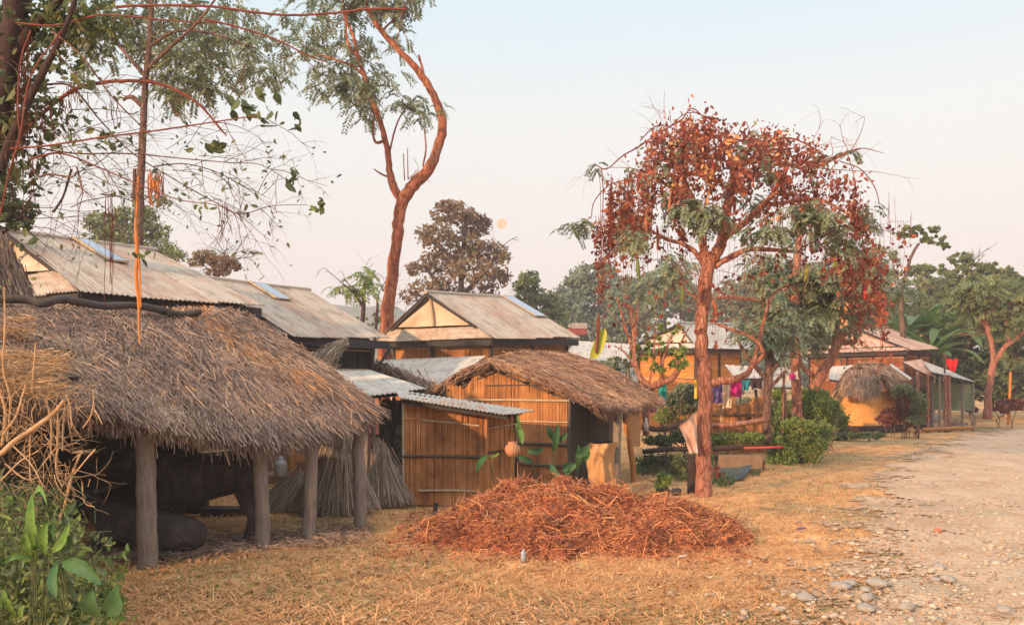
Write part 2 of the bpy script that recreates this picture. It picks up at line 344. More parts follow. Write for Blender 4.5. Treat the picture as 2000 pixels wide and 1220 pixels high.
M['hide'] = surf('hide', [(.024,.02,.02),(.055,.043,.041),(.125,.092,.082)], 7, (1,1,.6), bmp=.9, bd=.02, rough=.85)
M['horn'] = plain('horn', (.05,.045,.04), .5)
M['terracotta'] = plain('terracotta', (.50,.24,.13), .7)
M['burlap'] = surf('burlap', [(.34,.17,.07),(.46,.25,.11),(.53,.32,.16)], 30, bmp=.4)
M['mesh_dark'] = plain('mesh_dark', (.07,.058,.055), .9)
M['stone'] = surf('stone', [(.19,.165,.145),(.31,.28,.25),(.42,.39,.35)], 7, bmp=.5)
M['brick'] = plain('brick', (.42,.15,.08), .85, bmp=.5)
M['metal_can'] = plain('metal_can', (.30,.30,.30), .6, .3, var=.2)
M['green_tarp'] = plain('green_tarp', (.19,.22,.12), .7)
M['dark_tarp'] = plain('dark_tarp', (.055,.065,.07), .7)
def cloth_mat(n, c): M[n] = plain(n, c, .9, var=.14, scale=14, bmp=.2)
for n_, c_ in (('cl_teal', (.03,.30,.25)), ('cl_yellow', (.75,.46,.04)), ('cl_purple', (.14,.09,.24)), ('cl_cream', (.68,.50,.35)), ('cl_magenta', (.62,.02,.22)), ('cl_blue', (.02,.22,.30)), ('cl_dark', (.05,.035,.045)), ('cl_red', (.72,.02,.025)), ('cl_white', (.66,.58,.54)), ('cl_orange', (.62,.27,.12)), ('cl_pink', (.62,.09,.25))): cloth_mat(n_, c_)
# ------------------------------------------------------------------ camera, sky, sun
cam = bpy.data.cameras.new('camera'); cam.sensor_width = 36; cam.lens = 36*F/2000; cam.shift_y = (HZ-610)/2000
cam.clip_start = .1; cam.clip_end = 4000
co = bpy.data.objects.new('camera', cam); COL.objects.link(co); co.location = (0, 0, H); co.rotation_euler = (math.pi/2, 0, 0); SC.camera = co
SUN_EL, SUN_D = math.radians(15), np.array([-.66, -.75])
w = bpy.data.worlds.new('World'); SC.world = w; w.use_nodes = True; nt = w.node_tree; bg = nt.nodes['Background']
sky = nt.nodes.new('ShaderNodeTexSky'); sky.sky_type = 'NISHITA'; sky.sun_disc = False
sky.sun_elevation = SUN_EL; sky.sun_rotation = math.atan2(SUN_D[0], SUN_D[1]) % (2*math.pi); sky.air_density = 1.3; sky.dust_density = 3
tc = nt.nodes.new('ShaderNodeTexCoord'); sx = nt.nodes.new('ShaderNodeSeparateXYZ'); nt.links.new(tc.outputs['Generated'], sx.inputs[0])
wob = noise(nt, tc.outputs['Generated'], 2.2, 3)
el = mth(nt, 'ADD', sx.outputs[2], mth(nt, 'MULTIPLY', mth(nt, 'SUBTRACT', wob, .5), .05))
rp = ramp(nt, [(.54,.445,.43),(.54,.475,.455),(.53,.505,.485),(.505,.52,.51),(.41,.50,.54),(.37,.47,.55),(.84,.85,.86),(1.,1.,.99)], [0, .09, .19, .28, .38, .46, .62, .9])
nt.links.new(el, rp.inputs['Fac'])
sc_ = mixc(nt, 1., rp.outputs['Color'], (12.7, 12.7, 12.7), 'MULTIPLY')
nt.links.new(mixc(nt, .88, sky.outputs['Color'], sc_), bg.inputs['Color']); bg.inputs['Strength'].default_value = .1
sl = bpy.data.lights.new('sun', 'SUN'); sl.energy = 4.4; sl.angle = math.radians(1.0); sl.color = (1, .62, .35)
so = bpy.data.objects.new('sun', sl); COL.objects.link(so)
sd = Vector((SUN_D[0], SUN_D[1], 0)).normalized()*math.cos(SUN_EL)+Vector((0, 0, math.sin(SUN_EL)))
so.rotation_euler = (-sd).to_track_quat('-Z', 'Y').to_euler(); so.location = sd*60
SC.view_settings.view_transform = 'Standard'; SC.view_settings.look = 'None'; SC.view_settings.exposure = 0.66
SC.cycles.max_bounces = 6; SC.cycles.volume_bounces = 0; SC.cycles.transparent_max_bounces = 12; SC.cycles.use_denoising = True
SC.cycles.caustics_reflective = False; SC.cycles.caustics_refractive = False

# ------------------------------------------------------------------ ground
def gz(x, y):
    return (.018*np.sin(x*1.7+y*.6)+.014*np.sin(y*2.1-x*.8)+.008*np.sin(x*5.1+1)*np.sin(y*4.3))*np.clip(30/np.maximum(y, 1), 0, 1)-.012
def ground_mat():
    m, nt, b = base_mat('ground', .95, 0, .15); v = mapping(nt)
    big = noise(nt, v, .35, 4, .6); mid = noise(nt, v, 2.3, 6, .65, .6); fine = noise(nt, v, 26, 6, .7)
    f = mth(nt, 'ADD', mth(nt, 'MULTIPLY', mid, .55), mth(nt, 'MULTIPLY', fine, .45))
    r = ramp(nt, [(.24,.13,.065),(.52,.26,.11),(.70,.38,.16),(.76,.49,.27)], [.34, .45, .56, .70]); nt.links.new(f, r.inputs['Fac'])
    g = ramp(nt, [(0,0,0),(1,1,1)], [.46, .60]); nt.links.new(big, g.inputs['Fac'])
    g2 = ramp(nt, [(.15,.15,.08),(.33,.28,.15)], [.4, .62]); nt.links.new(f, g2.inputs['Fac'])
    c = mixc(nt, mth(nt, 'MULTIPLY', g.outputs['Color'], .65), r.outputs['Color'], g2.outputs['Color'])
    nt.links.new(c, b.inputs['Base Color']); bump(nt, b, f, .9, .03); return m
mb = MB()
xs = np.concatenate([np.linspace(-420, -14, 24), np.linspace(-13, 17, 180), np.linspace(18, 420, 24)])
ys = np.concatenate([np.linspace(-60, 3, 8), np.linspace(4, 32, 160), np.linspace(33, 90, 40), np.linspace(95, 420, 20)])
X, Y = np.meshgrid(xs, ys); Z = gz(X, Y)
near = (Y < 30) & (Y > 3) & (np.abs(X) < 18); Z = Z+np.where(near, N.normal(0, .007, Z.shape), 0)
nx = len(xs); idx = np.arange((len(ys)-1)*nx).reshape(-1, nx)[:, :-1].ravel()
mb.add(np.stack([X, Y, Z], -1), np.stack([idx, idx+1, idx+nx+1, idx+nx], 1))
tag(mb.build('ground', ground_mat(), None, True), kind='structure')
# road: strip with a broken edge that thins into the dry grass
edge_px = [(1330,1400),(1420,1260),(1500,1180),(1570,1110),(1612,1050),(1640,1000),(1665,950),(1700,915),(1760,885),(1830,860),(1905,842),(1985,829),(2120,815)]
left = np.array([G(*p) for p in edge_px]); left = np.vstack([[.7, 1.5, 0], left]); left = spl(left, 8)
tn = nz(np.gradient(left, axis=0)); rt = np.stack([tn[:,1], -tn[:,0], tn[:,2]*0], 1)
wid = np.array([-.9, -.45, .05, .5, 1.0, 1.6, 2.5, 3.6, 4.8, 5.8])
V = []; UV = []
for i, p in enumerate(left):
    for k, q in enumerate(wid):
        a = p+rt[i]*(q*(1+.0*i)); a[2] = float(gz(a[0], a[1]))+.012+.018*max(0, min(q, 1.)); V.append(a); UV.append((min(1, (q+.9)/2.2), i/8))
kk = len(wid); mb = MB()
mb.add(V, [(i*kk+k, i*kk+k+1, (i+1)*kk+k+1, (i+1)*kk+k) for i in range(len(left)-1) for k in range(kk-1)], 0, UV)
def road_mat():
    m, nt, b = base_mat('road', .95, 0, .15); v = mapping(nt); u = mapping(nt, True)
    vo = nt.nodes.new('ShaderNodeTexVoronoi'); vo.inputs['Scale'].default_value = 26; nt.links.new(v, vo.inputs['Vector'])
    vo2 = nt.nodes.new('ShaderNodeTexVoronoi'); vo2.inputs['Scale'].default_value = 11; nt.links.new(v, vo2.inputs['Vector'])
    n1 = noise(nt, v, 1.1, 5, .6, .5); n2 = noise(nt, v, 19, 6, .7)
    r = ramp(nt, [(.31,.20,.125),(.50,.335,.215),(.60,.44,.305),(.65,.53,.41)], [.3, .45, .58, .75])
    nt.links.new(mth(nt, 'ADD', mth(nt, 'MULTIPLY', n1, .5), mth(nt, 'MULTIPLY', n2, .5)), r.inputs['Fac'])
    st = ramp(nt, [(.46,.42,.365),(.39,.335,.28),(.29,.215,.15)], [.0, .4, 1.]); nt.links.new(vo.outputs['Color'], st.inputs['Fac'])
    k = ramp(nt, [(1,1,1),(0,0,0)], [.22, .42]); nt.links.new(vo.outputs['Distance'], k.inputs['Fac'])
    c = mixc(nt, mth(nt, 'MULTIPLY', k.outputs['Color'], .55), r.outputs['Color'], st.outputs['Color'])
    gr = ramp(nt, [(0,0,0),(1,1,1)], [.55, .66]); nt.links.new(noise(nt, v, .8, 5), gr.inputs['Fac'])
    c = mixc(nt, mth(nt, 'MULTIPLY', gr.outputs['Color'], .45), c, (.30, .28, .19))
    nt.links.new(c, b.inputs['Base Color'])
    bump(nt, b, mth(nt, 'ADD', mth(nt, 'MULTIPLY', vo.outputs['Distance'], -.8), mth(nt, 'ADD', n2, mth(nt, 'MULTIPLY', vo2.outputs['Distance'], -.7))), .8, .03)
    sx = nt.nodes.new('ShaderNodeSeparateXYZ'); nt.links.new(u, sx.inputs[0])
    a = mth(nt, 'ADD', mth(nt, 'MULTIPLY', sx.outputs[0], 1.9), mth(nt, 'MULTIPLY', mth(nt, 'SUBTRACT', mth(nt, 'ADD', mth(nt, 'MULTIPLY', noise(nt, v, 1.3, 6, .7), 1.2), mth(nt, 'MULTIPLY', noise(nt, v, 14, 4), .6)), 1.15), 4.2))
    a = mth(nt, 'GREATER_THAN', a, .0)
    tr = nt.nodes.new('ShaderNodeBsdfTransparent'); mx = nt.nodes.new('ShaderNodeMixShader')
    nt.links.new(a, mx.inputs[0]); nt.links.new(tr.outputs[0], mx.inputs[1]); nt.links.new(b.outputs[0], mx.inputs[2])
    nt.links.new(mx.outputs[0], nt.nodes['Material Output'].inputs['Surface']); return m
tag(mb.build('road', road_mat(), None, True), kind='structure')
def road_s(x, y):
    """signed distance to the road's left edge (positive on the road)"""
    d = np.stack([x, y], 1)[:, None, :]-left[None, :, :2]; k = np.argmin((d**2).sum(-1), 1)
    return (d[np.arange(len(x)), k]*rt[k, :2]).sum(1)
# hills far behind
mb = MB(); xs = np.linspace(-330, 330, 160); ds = np.linspace(0, 1, 14)
X, D = np.meshgrid(xs, ds)
prof = 17+19*np.exp(-((X+68)/26)**2)+9*np.exp(-((X+20)/30)**2)+13*np.exp(-((X-110)/50)**2)+10*np.exp(-((X+190)/60)**2)+2.0*np.sin(X*.21)+1.4*np.sin(X*.53)
Z = prof*np.sin(D*math.pi/2)**.8+N.normal(0, .7, X.shape)*(D > .05)-.5
nx = len(xs); idx = np.arange((len(ds)-1)*nx).reshape(-1, nx)[:, :-1].ravel()
mb.add(np.stack([X, 325+D*70, Z], -1), np.stack([idx, idx+1, idx+nx+1, idx+nx], 1))
tag(mb.build('hills', surf('hills', [(.05,.07,.04),(.09,.11,.065),(.14,.15,.09)], .12, bmp=1, bd=2.), None, True), kind='structure')
# far wood that closes the horizon
mb = MB(); 
for i in range(150):
    x = -110+i*1.75+R.uniform(-1, 1); y = R.uniform(105, 150); h = R.uniform(4, 8.5)
    leaves(mb, clumpy((x*1.0, y, h*.5), (3, 3, h*.55), 9, 26, 1.0), .95, .6)
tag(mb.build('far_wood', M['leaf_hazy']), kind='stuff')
# haze
mb = MB(); box(mb, (0, 175, 30), 900, 520, 62)
hz = bpy.data.materials.new('haze'); hz.use_nodes = True; nt = hz.node_tree; nt.nodes.remove(nt.nodes['Principled BSDF'])
pv = nt.nodes.new('ShaderNodeVolumePrincipled'); pv.inputs['Color'].default_value = (.86, .86, .92, 1); pv.inputs['Density'].default_value = .0017; pv.inputs['Anisotropy'].default_value = .0
nt.links.new(pv.outputs[0], nt.nodes['Material Output'].inputs['Volume'])
tag(mb.build('haze', hz), kind='stuff')
# rising moon, far beyond everything
mb = MB(); c = P(980, 437, 1500); lathe(mb, c, [(9.2*math.sin(t), -9.2*math.cos(t)) for t in np.linspace(.001, math.pi-.001, 24)], 40)
m, nt, b = base_mat('moon', 1); e = noise(nt, mapping(nt), .12, 4); r = ramp(nt, [(.85,.22,.09),(1.0,.33,.17)], [.35, .65]); nt.links.new(e, r.inputs['Fac'])
b.inputs['Base Color'].default_value = (0, 0, 0, 1); nt.links.new(r.outputs['Color'], b.inputs['Emission Color']); b.inputs['Emission Strength'].default_value = 1.45
tag(mb.build('moon', m, None, True), 'pale orange full moon low in the sky beside the reddish round tree', 'moon')

# ------------------------------------------------------------------ ground cover
def scatter(n, y0, y1, pw=1.0):
    """points in the view wedge, evenly spread over the picture rather than the plain"""
    y = 1/N.uniform((1/y1)**pw, (1/y0)**pw, n)**(1/pw); x = N.uniform(-.66, .66, n)*y; return x, y
EX = []                                     # footprints where no grass grows: (x, y, r)
def grass(name, n, y0, y1, hgt, mat, cond, wid=.0045, pw=1.):
    x, y = scatter(n, y0, y1, pw); k = cond(x, y); x = x[k]; y = y[k]; n = len(x)
    b = np.stack([x, y, gz(x, y)-.004], 1); h = hgt*N.uniform(.35, 1.25, (n, 1))
    a = N.uniform(0, 2*math.pi, n); ln = N.uniform(.2, 2.3, (n, 1)); d = np.stack([np.cos(a), np.sin(a), a*0], 1)
    s = np.stack([-np.sin(a), np.cos(a), a*0], 1)*wid*np.maximum(1, y[:, None]/11)*N.uniform(.6, 1.4, (n, 1))
    up = np.array([0, 0, 1.]); m1 = b+nz(up+d*ln*.5)*h*.55; m2 = m1+nz(up*.5+d*ln*1.3)*h*.6
    V = np.stack([b-s, b+s, m1+s*.8, m1-s*.8, m2], 1).reshape(-1, 3); i = np.arange(n)[:, None]*5
    mb = MB(); mb.add(V, i+[0,1,2,3]); mb.L.append((i+[3,2,4]).ravel()); mb.C.append(np.full(n, 3)); mb.M.append(np.zeros(n, int))
    tag(mb.build(name, mat), kind='stuff')
def patch_noise(x, y, f=1.1):
    return np.sin(x*f+1.3*np.sin(y*f*.7))+np.sin(y*f*1.3+x*.5)+.6*np.sin(x*3.1*f+y*2.3)
grass('dry_grass', 100000, 6.2, 32, .038, M['dry_grass'], lambda x, y: (road_s(x, y) < N.normal(-.05, .6, len(x))-.5*patch_noise(x, y, .9).clip(-1, 1)) & (patch_noise(x-3, y+1, 1.9) > N.uniform(-2.6, -.2, len(x))) & (patch_noise(x+5, y-2, .8) < N.uniform(.2, 1.7, len(x))))
grass('dry_grass_tufts', 9000, 6.2, 30, .07, M['dry_grass'], lambda x, y: (road_s(x, y) < N.normal(0, .5, len(x))) & (patch_noise(x, y) > 1.1), .005)
grass('green_grass', 60000, 6.4, 40, .045, island_mat('grass_green', [(.07,.15,.04),(.125,.22,.065),(.24,.29,.11)], .9, 1), lambda x, y: (road_s(x, y) < 6) & ((patch_noise(x+5, y-2, .8) > N.uniform(-.1, 1.3, len(x))) | ((x < -.15*y+.2) & (y > 11) & (N.uniform(0, 1, len(x)) < .8)) | ((np.hypot(x-6, (y-14.5)*.6) < 1.5) & (N.uniform(0, 1, len(x)) < .6))))
# flat straw litter
x, y = scatter(42000, 6.2, 30); k = road_s(x, y) < N.normal(.3, 1.3, len(x)); x = x[k]; y = y[k]; n = len(x); mb = MB()
a = N.uniform(0, 2*math.pi, n); d = np.stack([np.cos(a), np.sin(a), N.normal(0, .25, n)], 1)*N.uniform(.03, .12, (n, 1)); b = np.stack([x, y, gz(x, y)+.012+np.abs(N.normal(0, .02, n))], 1)
rects(mb, b-d, b+d, np.stack([-np.sin(a), np.cos(a), a*0], 1)*N.uniform(.003, .007, (n, 1)))
tag(mb.build('straw_litter', M['straw_or_sun']), kind='stuff')
# gravel
def gravel(name, n, y0, y1, s0, s1, mat, cond):
    x, y = scatter(n, y0, y1); k = cond(x, y); x = x[k]; y = y[k]; n = len(x); mb = MB()
    ph = (1+5**.5)/2; ico = nz(np.array([(-1,ph,0),(1,ph,0),(-1,-ph,0),(1,-ph,0),(0,-1,ph),(0,1,ph),(0,-1,-ph),(0,1,-ph),(ph,0,-1),(ph,0,1),(-ph,0,-1),(-ph,0,1)], float))
    fc = np.array([(0,11,5),(0,5,1),(0,1,7),(0,7,10),(0,10,11),(1,5,9),(5,11,4),(11,10,2),(10,7,6),(7,1,8),(3,9,4),(3,4,2),(3,2,6),(3,6,8),(3,8,9),(4,9,5),(2,4,11),(6,2,10),(8,6,7),(9,8,1)])
    s = (s0+(s1-s0)*N.uniform(0, 1, n)**3)[:, None, None]; sh = N.uniform(.6, 1.3, (n, 1, 3))*[1, 1, .5]
    V = ico[None]*s*sh*N.uniform(.8, 1.2, (n, 12, 1)); V = V+np.stack([x, y, gz(x, y)+.034], 1)[:, None, :]
    mb.add(V.reshape(-1, 3), (np.arange(n)[:, None, None]*12+fc[None]).reshape(-1, 3)); tag(mb.build(name, mat, None, True), kind='stuff')
gst = island_mat('gravel', [(.24,.19,.145),(.37,.30,.235),(.45,.40,.33),(.54,.36,.23)], .9, 4, k=.8)
gravel('gravel', 13000, 6.2, 36, .008, .046, gst, lambda x, y: road_s(x, y) > N.normal(.3, .4, len(x)))
gravel('verge_pebbles', 500, 6.2, 22, .006, .03, gst, lambda x, y: road_s(x, y) < 0)
x, y = scatter(70, 6.8, 14); k = (road_s(x, y) > .25); 
for q, (a, b_) in enumerate(list(zip(x[k], y[k]))[:26]):
    mb = MB(); s = R.uniform(.04, .085); rock(mb, (a, b_, s*.22+.035), s*R.uniform(.9, 1.5), s*R.uniform(.7, 1.1), s*.5, rz=R.uniform(0, 3))
    tag(mb.build('stone', M['stone'], None, True), 'grey half-buried cobble lying in the gravel of the dirt road', 'stone', 'cobbles in the dirt road')

# fallen leaves and chips on the dry grass and the road
x, y = scatter(3800, 6.3, 26); b = np.stack([x, y, gz(x, y)+.03], 1); mb = MB(); leaves(mb, b, .055, .6, 0, 0, .4, .75)
tag(mb.build('fallen_leaves', island_mat('fallen', [(.10,.06,.045),(.30,.13,.06),(.52,.30,.14),(.60,.47,.33)], .9)), kind='stuff')
grass('road_grass', 26000, 6.4, 40, .035, bpy.data.materials['grass_green'], lambda x, y: (road_s(x, y) > 0) & (patch_noise(x*1.3+1, y*.8, 1.3) > .7))

grass('yard_weeds', 60000, 15.0, 21, .20, island_mat('weeds', [(.035,.07,.03),(.08,.13,.05),(.15,.19,.07),(.22,.19,.08)], .8, 2.2, trans=.2), lambda x, y: (x > .140*y) & (x < .285*y) & (y > 16.3+.8*np.sin(x*3)) & (patch_noise(x, y, 2.1) > N.uniform(-2.4, .4, len(x))), .006)
# ------------------------------------------------------------------ thatch helper
def thatch(parent, name, eave, ridge, n, L=.42, wd=.007, mats=None, bulge=.10, thick=.14, fringe=900, fr_len=.22, new=None, edge=None, core=None, rough=.03):
    """thick thatched slope from ridge polyline to eave polyline, covered with straws"""
    E = spl(eave, 6); Rg = spl(ridge, 6); f0 = coons(Rg, E)
    fl = 1.0 if np.cross(E[-1]-E[0], Rg[0]-E[0])[2] > 0 else -1.0
    ph = N.uniform(0, 6, 4)
    def fn(u, v):
        e = 1e-3; p = f0(u, v); nn = nz(np.cross(f0(u+e, v)-f0(u-e, v), f0(u, v+e)-f0(u, v-e))); nn = nn*np.sign(nn[:, 2:3]+1e-9)
        lump = rough*(np.sin(u*13+ph[0]+3*v)*.6+np.sin(v*7+ph[1]+u*9)*.5+.25*np.sin(u*61+v*9+ph[2]))
        return p+nn*(bulge*np.sin(np.clip(v, 0, 1)*math.pi)+lump)[:, None]
    mb = MB(); grid(mb, fn, 60, 24, 1, thick)
    def normal(u, v):
        e = 2e-3; nn = nz(np.cross(fn(u+e, v)-fn(u-e, v), fn(u, v+e)-fn(u, v-e))); return nn*np.sign(nn[:, 2:3]+1e-9)
    def straws(u, v, L, lift, w_, mat, jit=.22, hang=0.):
        n = len(u); p = fn(u, v); e = 2e-3; dn = nz(fn(u, v+e)-fn(u, v-e)); nn = normal(u, v); sd = np.cross(dn, nn)
        d = nz(dn+sd*N.normal(0, jit, (n, 1))+nn*N.normal(.03, .06, (n, 1))-np.array([0, 0, hang])); l = L*N.uniform(.4, 1.3, (n, 1))
        a = p+nn*(N.uniform(min(-.01, lift), max(-.01, lift), (n, 1))); wv = nz(np.cross(d, nn)+nn*N.normal(0, .8, (n, 1)))*w_*N.uniform(.5, 1.3, (n, 1))
        rects(mb, a-d*l*.35, a+d*l*.65, wv, mat)
    straws(N.uniform(0, 1, n), N.uniform(0, 1, n), L, .05, wd, 0)
    straws(N.uniform(0, 1, n//9), N.uniform(0, 1, n//9), L*.9, .08, wd*.8, 0, .7)
    if new:  # streaks of orange straw, some of them painting sunlight on the roof
        for (u0, v0, u1, v1, su, k) in new:
            t = N.uniform(0, 1, k); straws(u0+(u1-u0)*t+N.normal(0, su, k), np.clip(v0+(v1-v0)*t+N.normal(0, .02, k), 0, 1), L, .045, wd, 2, .15)
    for lay in range(3):
        k = fringe//3; straws(N.uniform(0, 1, k), N.uniform(.96, 1.0, k), fr_len*N.uniform(.8, 1.5, (k, 1))*2, .02-lay*thick*.45, wd, 0, .25, .55+.35*lay)
    if edge:
        for uu in edge:
            k = fringe//3; straws(np.full(k, uu)+N.normal(0, .006, k), N.uniform(0, 1, k), L*.8, .03, wd, 0, .35, .1)
            straws(np.full(k, uu)+N.normal(0, .004, k), N.uniform(0, 1, k), L*.6, -thick*.6, wd, 0, .45, .3)
    return mb.build(name, mats or [M['thatch'], M['thatch_old'], M['straw_or_sun']], parent), fn
def post(parent, name, px, py, top_z, r, mat, lean=(0, 0), k=5, base=None):
    g = G(px, py) if base is None else np.array([base[0], base[1], 0.])
    z = np.linspace(-.08, top_z, k+3); t = (z+.08)/(top_z+.08)
    pts = np.stack([g[0]+lean[0]*t+N.normal(0, r*.10, k+3), g[1]+lean[1]*t+N.normal(0, r*.10, k+3), z], 1); mb = MB()
    tube(mb, spl(pts, 4), r*N.uniform(.94, 1.06)*np.linspace(1.08, .95, (k+2)*4+1), 12, 0, .05); return mb.build(name, M[mat], parent, True)

# ------------------------------------------------------------------ cattle shelter
sh = thing('cattle_shelter', G(430, 1065), 'open cattle shelter with a shaggy grey thatched roof on thick wooden posts', 'shelter')
EV = np.array([P(-150,742,7.2), P(-40,768,7.6), P(120,782,8.1), P(200,795,8.4), P(290,822,8.7), P(430,846,9.2), P(540,852,9.7), P(640,832,10.4), P(736,796,11.5)])
RD = np.array([P(-170,575,9.6), P(-60,594,10.1), P(60,602,10.6), P(200,605,11.2), P(330,611,12.0), P(430,613,12.5), P(484,619,12.9)])
th, fsh = thatch(sh, 'thatch_roof', EV, RD, 46000, .46, .0062, bulge=.045, thick=.11, fringe=4800, fr_len=.14, edge=(1.0,), rough=.022,
    new=[(.77,.0,.90,.74,.026,4200),(.70,.0,.84,.5,.016,1500),(.22,.40,.32,.98,.12,2600),(.10,.2,.16,.8,.09,1800),(.88,.5,.97,.92,.014,700),(.55,.3,.62,.9,.12,900)])  # long diagonal streaks near the right end paint a stripe of sun in straw
back = RD+np.array([-1.75, 1.15, -.25]); EB = RD[::-1]+np.array([-1.75, 1.15, -1.15])
thatch(sh, 'thatch_back', EB, RD[::-1], 5000, .45, .008, bulge=.08, thick=.12, fringe=600, edge=(0.0,))
mb = MB(); pts = [P(-60,600,10.0), P(40,596,10.35), P(75,605,10.4), P(115,596,10.6), P(150,602,10.75), P(200,609,11.0), P(250,607,11.25), P(300,614,11.55), P(345,624,11.8), P(385,618,12.0)]
tube(mb, spl(np.array(pts)+[0.05,-.03,.07], 5), .048, 9, 0, .14); mb.build('ridge_pole', M['post_dark'], sh, True)
mb = MB()
for a, b in (((72,714,8.75),(150,750,8.55)),):
    tube(mb, spl([P(*a)+[0,0,.06], (P(*a)+P(*b))/2+[.02,0,.05], P(*b)+[0,0,.06]], 4), .022, 7, 0, .1)
mb.build('weight_pole', M['post_dark'], sh, True)
for px, py, tz, r, lean in ((288,1105,1.42,.098,(-.02,0)), (513,1070,1.33,.082,(-.03,0)), (603,1056,1.36,.078,(.04,.03)), (705,1030,1.38,.082,(-.05,.05))):
    post(sh, 'post', px, py, tz, r, 'post', lean)
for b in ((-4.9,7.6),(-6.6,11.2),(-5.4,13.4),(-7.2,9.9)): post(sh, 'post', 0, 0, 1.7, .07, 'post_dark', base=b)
mb = MB()    # beam along the eave and rafters
tube(mb, spl([P(120,800,8.5), P(290,846,8.9), P(430,868,9.4), P(520,872,9.85), P(605,856,10.3), P(712,824,11.2)], 4), .04, 8, 0, .1)
for u in np.linspace(.12, .97, 11): tube(mb, [fsh(np.array([u]), np.array([v]))[0]-[0, 0, .17] for v in (.04, .35, .65, .95)], .025, 6)
mb.build('roof_poles', M['post_dark'], sh, True)
g = MB(); beam(g, P(250,1000,12.4)*[1,1,0]+[0,0,.27], P(406,1000,12.3)*[1,1,0]+[0,0,.27], .08, .54); beam(g, P(400,1000,12.25)*[1,1,0]+[0,0,.045], P(498,1000,12.2)*[1,1,0]+[0,0,.045], .3, .11); g.build('shade_board', M['eave'], sh)  # near-black boards added behind the buffalo to stand in for deep shade
wb = [np.array(q) for q in ((-5.2,6.9,0.), (-7.3,9.6,0), (-5.5,13.5,0.), (-4.55,12.75,0.))]
mb = MB(); reeds(mb, wb[1], wb[0], lambda u: 2.1+.35*u, .03); reeds(mb, wb[2], wb[1], lambda u: 1.75, .03); reeds(mb, wb[3], wb[2], lambda u: 1.9, .03)  # left end wall, out of view, raised to keep low sun off the buffalo
mb.build('reed_wall', M['reed_dark'], sh)
# fodder straw on the shelter's floor edge
def straw_heap(name, pts, n, L, mat, parent=None, spread=.1, wd=.006):
    p = np.asarray(pts)[N.integers(0, len(pts), n)]+N.normal(size=(n, 3))*[spread, spread, spread*.25]; p[:, 2] = np.abs(p[:, 2])+.01
    d = rnd_dir(n)*[1, 1, .35]*L*N.uniform(.5, 1.2, (n, 1)); mb = MB(); w_ = nz(np.cross(d, rnd_dir(n)))*wd
    rects(mb, p-d*.5, p+d*.5, w_); return mb.build(name, M[mat], parent)
o = straw_heap('fodder', [G(x, 1065+R.uniform(-10, 22)-(x-400)*.1) for x in range(225, 700, 5)], 5200, .17, 'thatch', spread=.14, wd=.004); tag(o, 'trampled brown fodder strewn along the shelter floor by the posts', 'fodder', kind='stuff')

# ------------------------------------------------------------------ buffaloes
def beast(name, label, org, hd, spine, legs, hide):
    """one skinned body: spine [(along, side, z, ry, rz)], legs as joint chains rooted on a spine vertex"""
    t = thing(name, org, label, 'buffalo', 'dark buffaloes in the shelter'); ca, sa = math.cos(hd), math.sin(hd)
    W = lambda a, s, z: (a*ca-s*sa, a*sa+s*ca, z)
    me = bpy.data.meshes.new('body'); V = []; E = []; Rr = []
    for i, (a, s, z, ry, rz) in enumerate(spine):
        V.append(W(a, s, z)); Rr.append((ry, rz)); 
        if i: E.append((i-1, i))
    for root, ch in legs:
        prev = root
        for (a, s, z, r) in ch: V.append(W(a, s, z)); Rr.append((r, r)); E.append((prev, len(V)-1)); prev = len(V)-1
    me.from_pydata(V, E, []); o = bpy.data.objects.new('body', me); COL.objects.link(o); o.parent = t; me.materials.append(M[hide])
    o.modifiers.new('skin', 'SKIN').use_smooth_shade = True
    for i, r in enumerate(Rr): me.skin_vertices[0].data[i].radius = r
    me.skin_vertices[0].data[2].use_root = True
    sub = o.modifiers.new('sub', 'SUBSURF'); sub.levels = sub.render_levels = 2
    return t, W
o = G(480, 1062)+[0, .25, 0]; hd = math.radians(172)
t, W = beast('buffalo', 'dark standing buffalo with its rump towards the second shelter post', o, hd,
    [(-.10,0,1.00,.10,.12),(.05,0,.90,.24,.27),(.35,0,.82,.27,.30),(.70,0,.76,.30,.34),(1.05,0,.78,.27,.33),(1.30,0,.86,.20,.27),(1.58,0,.95,.14,.18),(1.80,0,.98,.115,.13),(1.98,.0,.88,.09,.09),(2.12,0,.76,.075,.075)],
    [(1,[(.02,.17,.66,.155),(.00,.18,.46,.085),(-.08,.18,.33,.055),(-.02,.18,.08,.045),(.02,.18,.02,.055)]), (1,[(.06,-.17,.66,.155),(.08,-.18,.46,.085),(.0,-.18,.33,.055),(.06,-.18,.08,.045),(.1,-.18,.02,.055)]),
     (4,[(1.12,.16,.52,.11),(1.12,.17,.34,.065),(1.12,.17,.08,.045),(1.15,.17,.02,.055)]), (4,[(1.06,-.16,.52,.11),(1.08,-.17,.34,.065),(1.06,-.17,.08,.045),(1.09,-.17,.02,.055)])], 'hide')
def head_bits(t, W, hx, hz_, s=1.):
    off = np.array(world_loc(t))
    for sg in (1, -1):
        mb = MB(); tube(mb, spl([np.array(W(hx, sg*.08, hz_+.10))+off, np.array(W(hx-.10, sg*.26*s, hz_+.14))+off, np.array(W(hx-.30*s, sg*.30*s, hz_+.20))+off], 5), np.linspace(.035, .008, 11), 8); mb.build('horn', M['horn'], t, True)
        mb = MB(); c = np.array([W(hx-.02, sg*.20, hz_+.02)])+off; quads(mb, c, np.array([W(-.01, sg*.11, -.03)]), np.array([W(.05, 0, .03)]), 0, .3); mb.build('ear', M['hide'], t)
        mb = MB(); lathe(mb, np.array(W(hx+.09, sg*.088, hz_+.03))+off, [(.001,-.018),(.014,-.01),(.018,0),(.014,.01),(.001,.018)], 8); mb.build('eye', M['horn'], t, True)
head_bits(t, W, 1.82, .98)
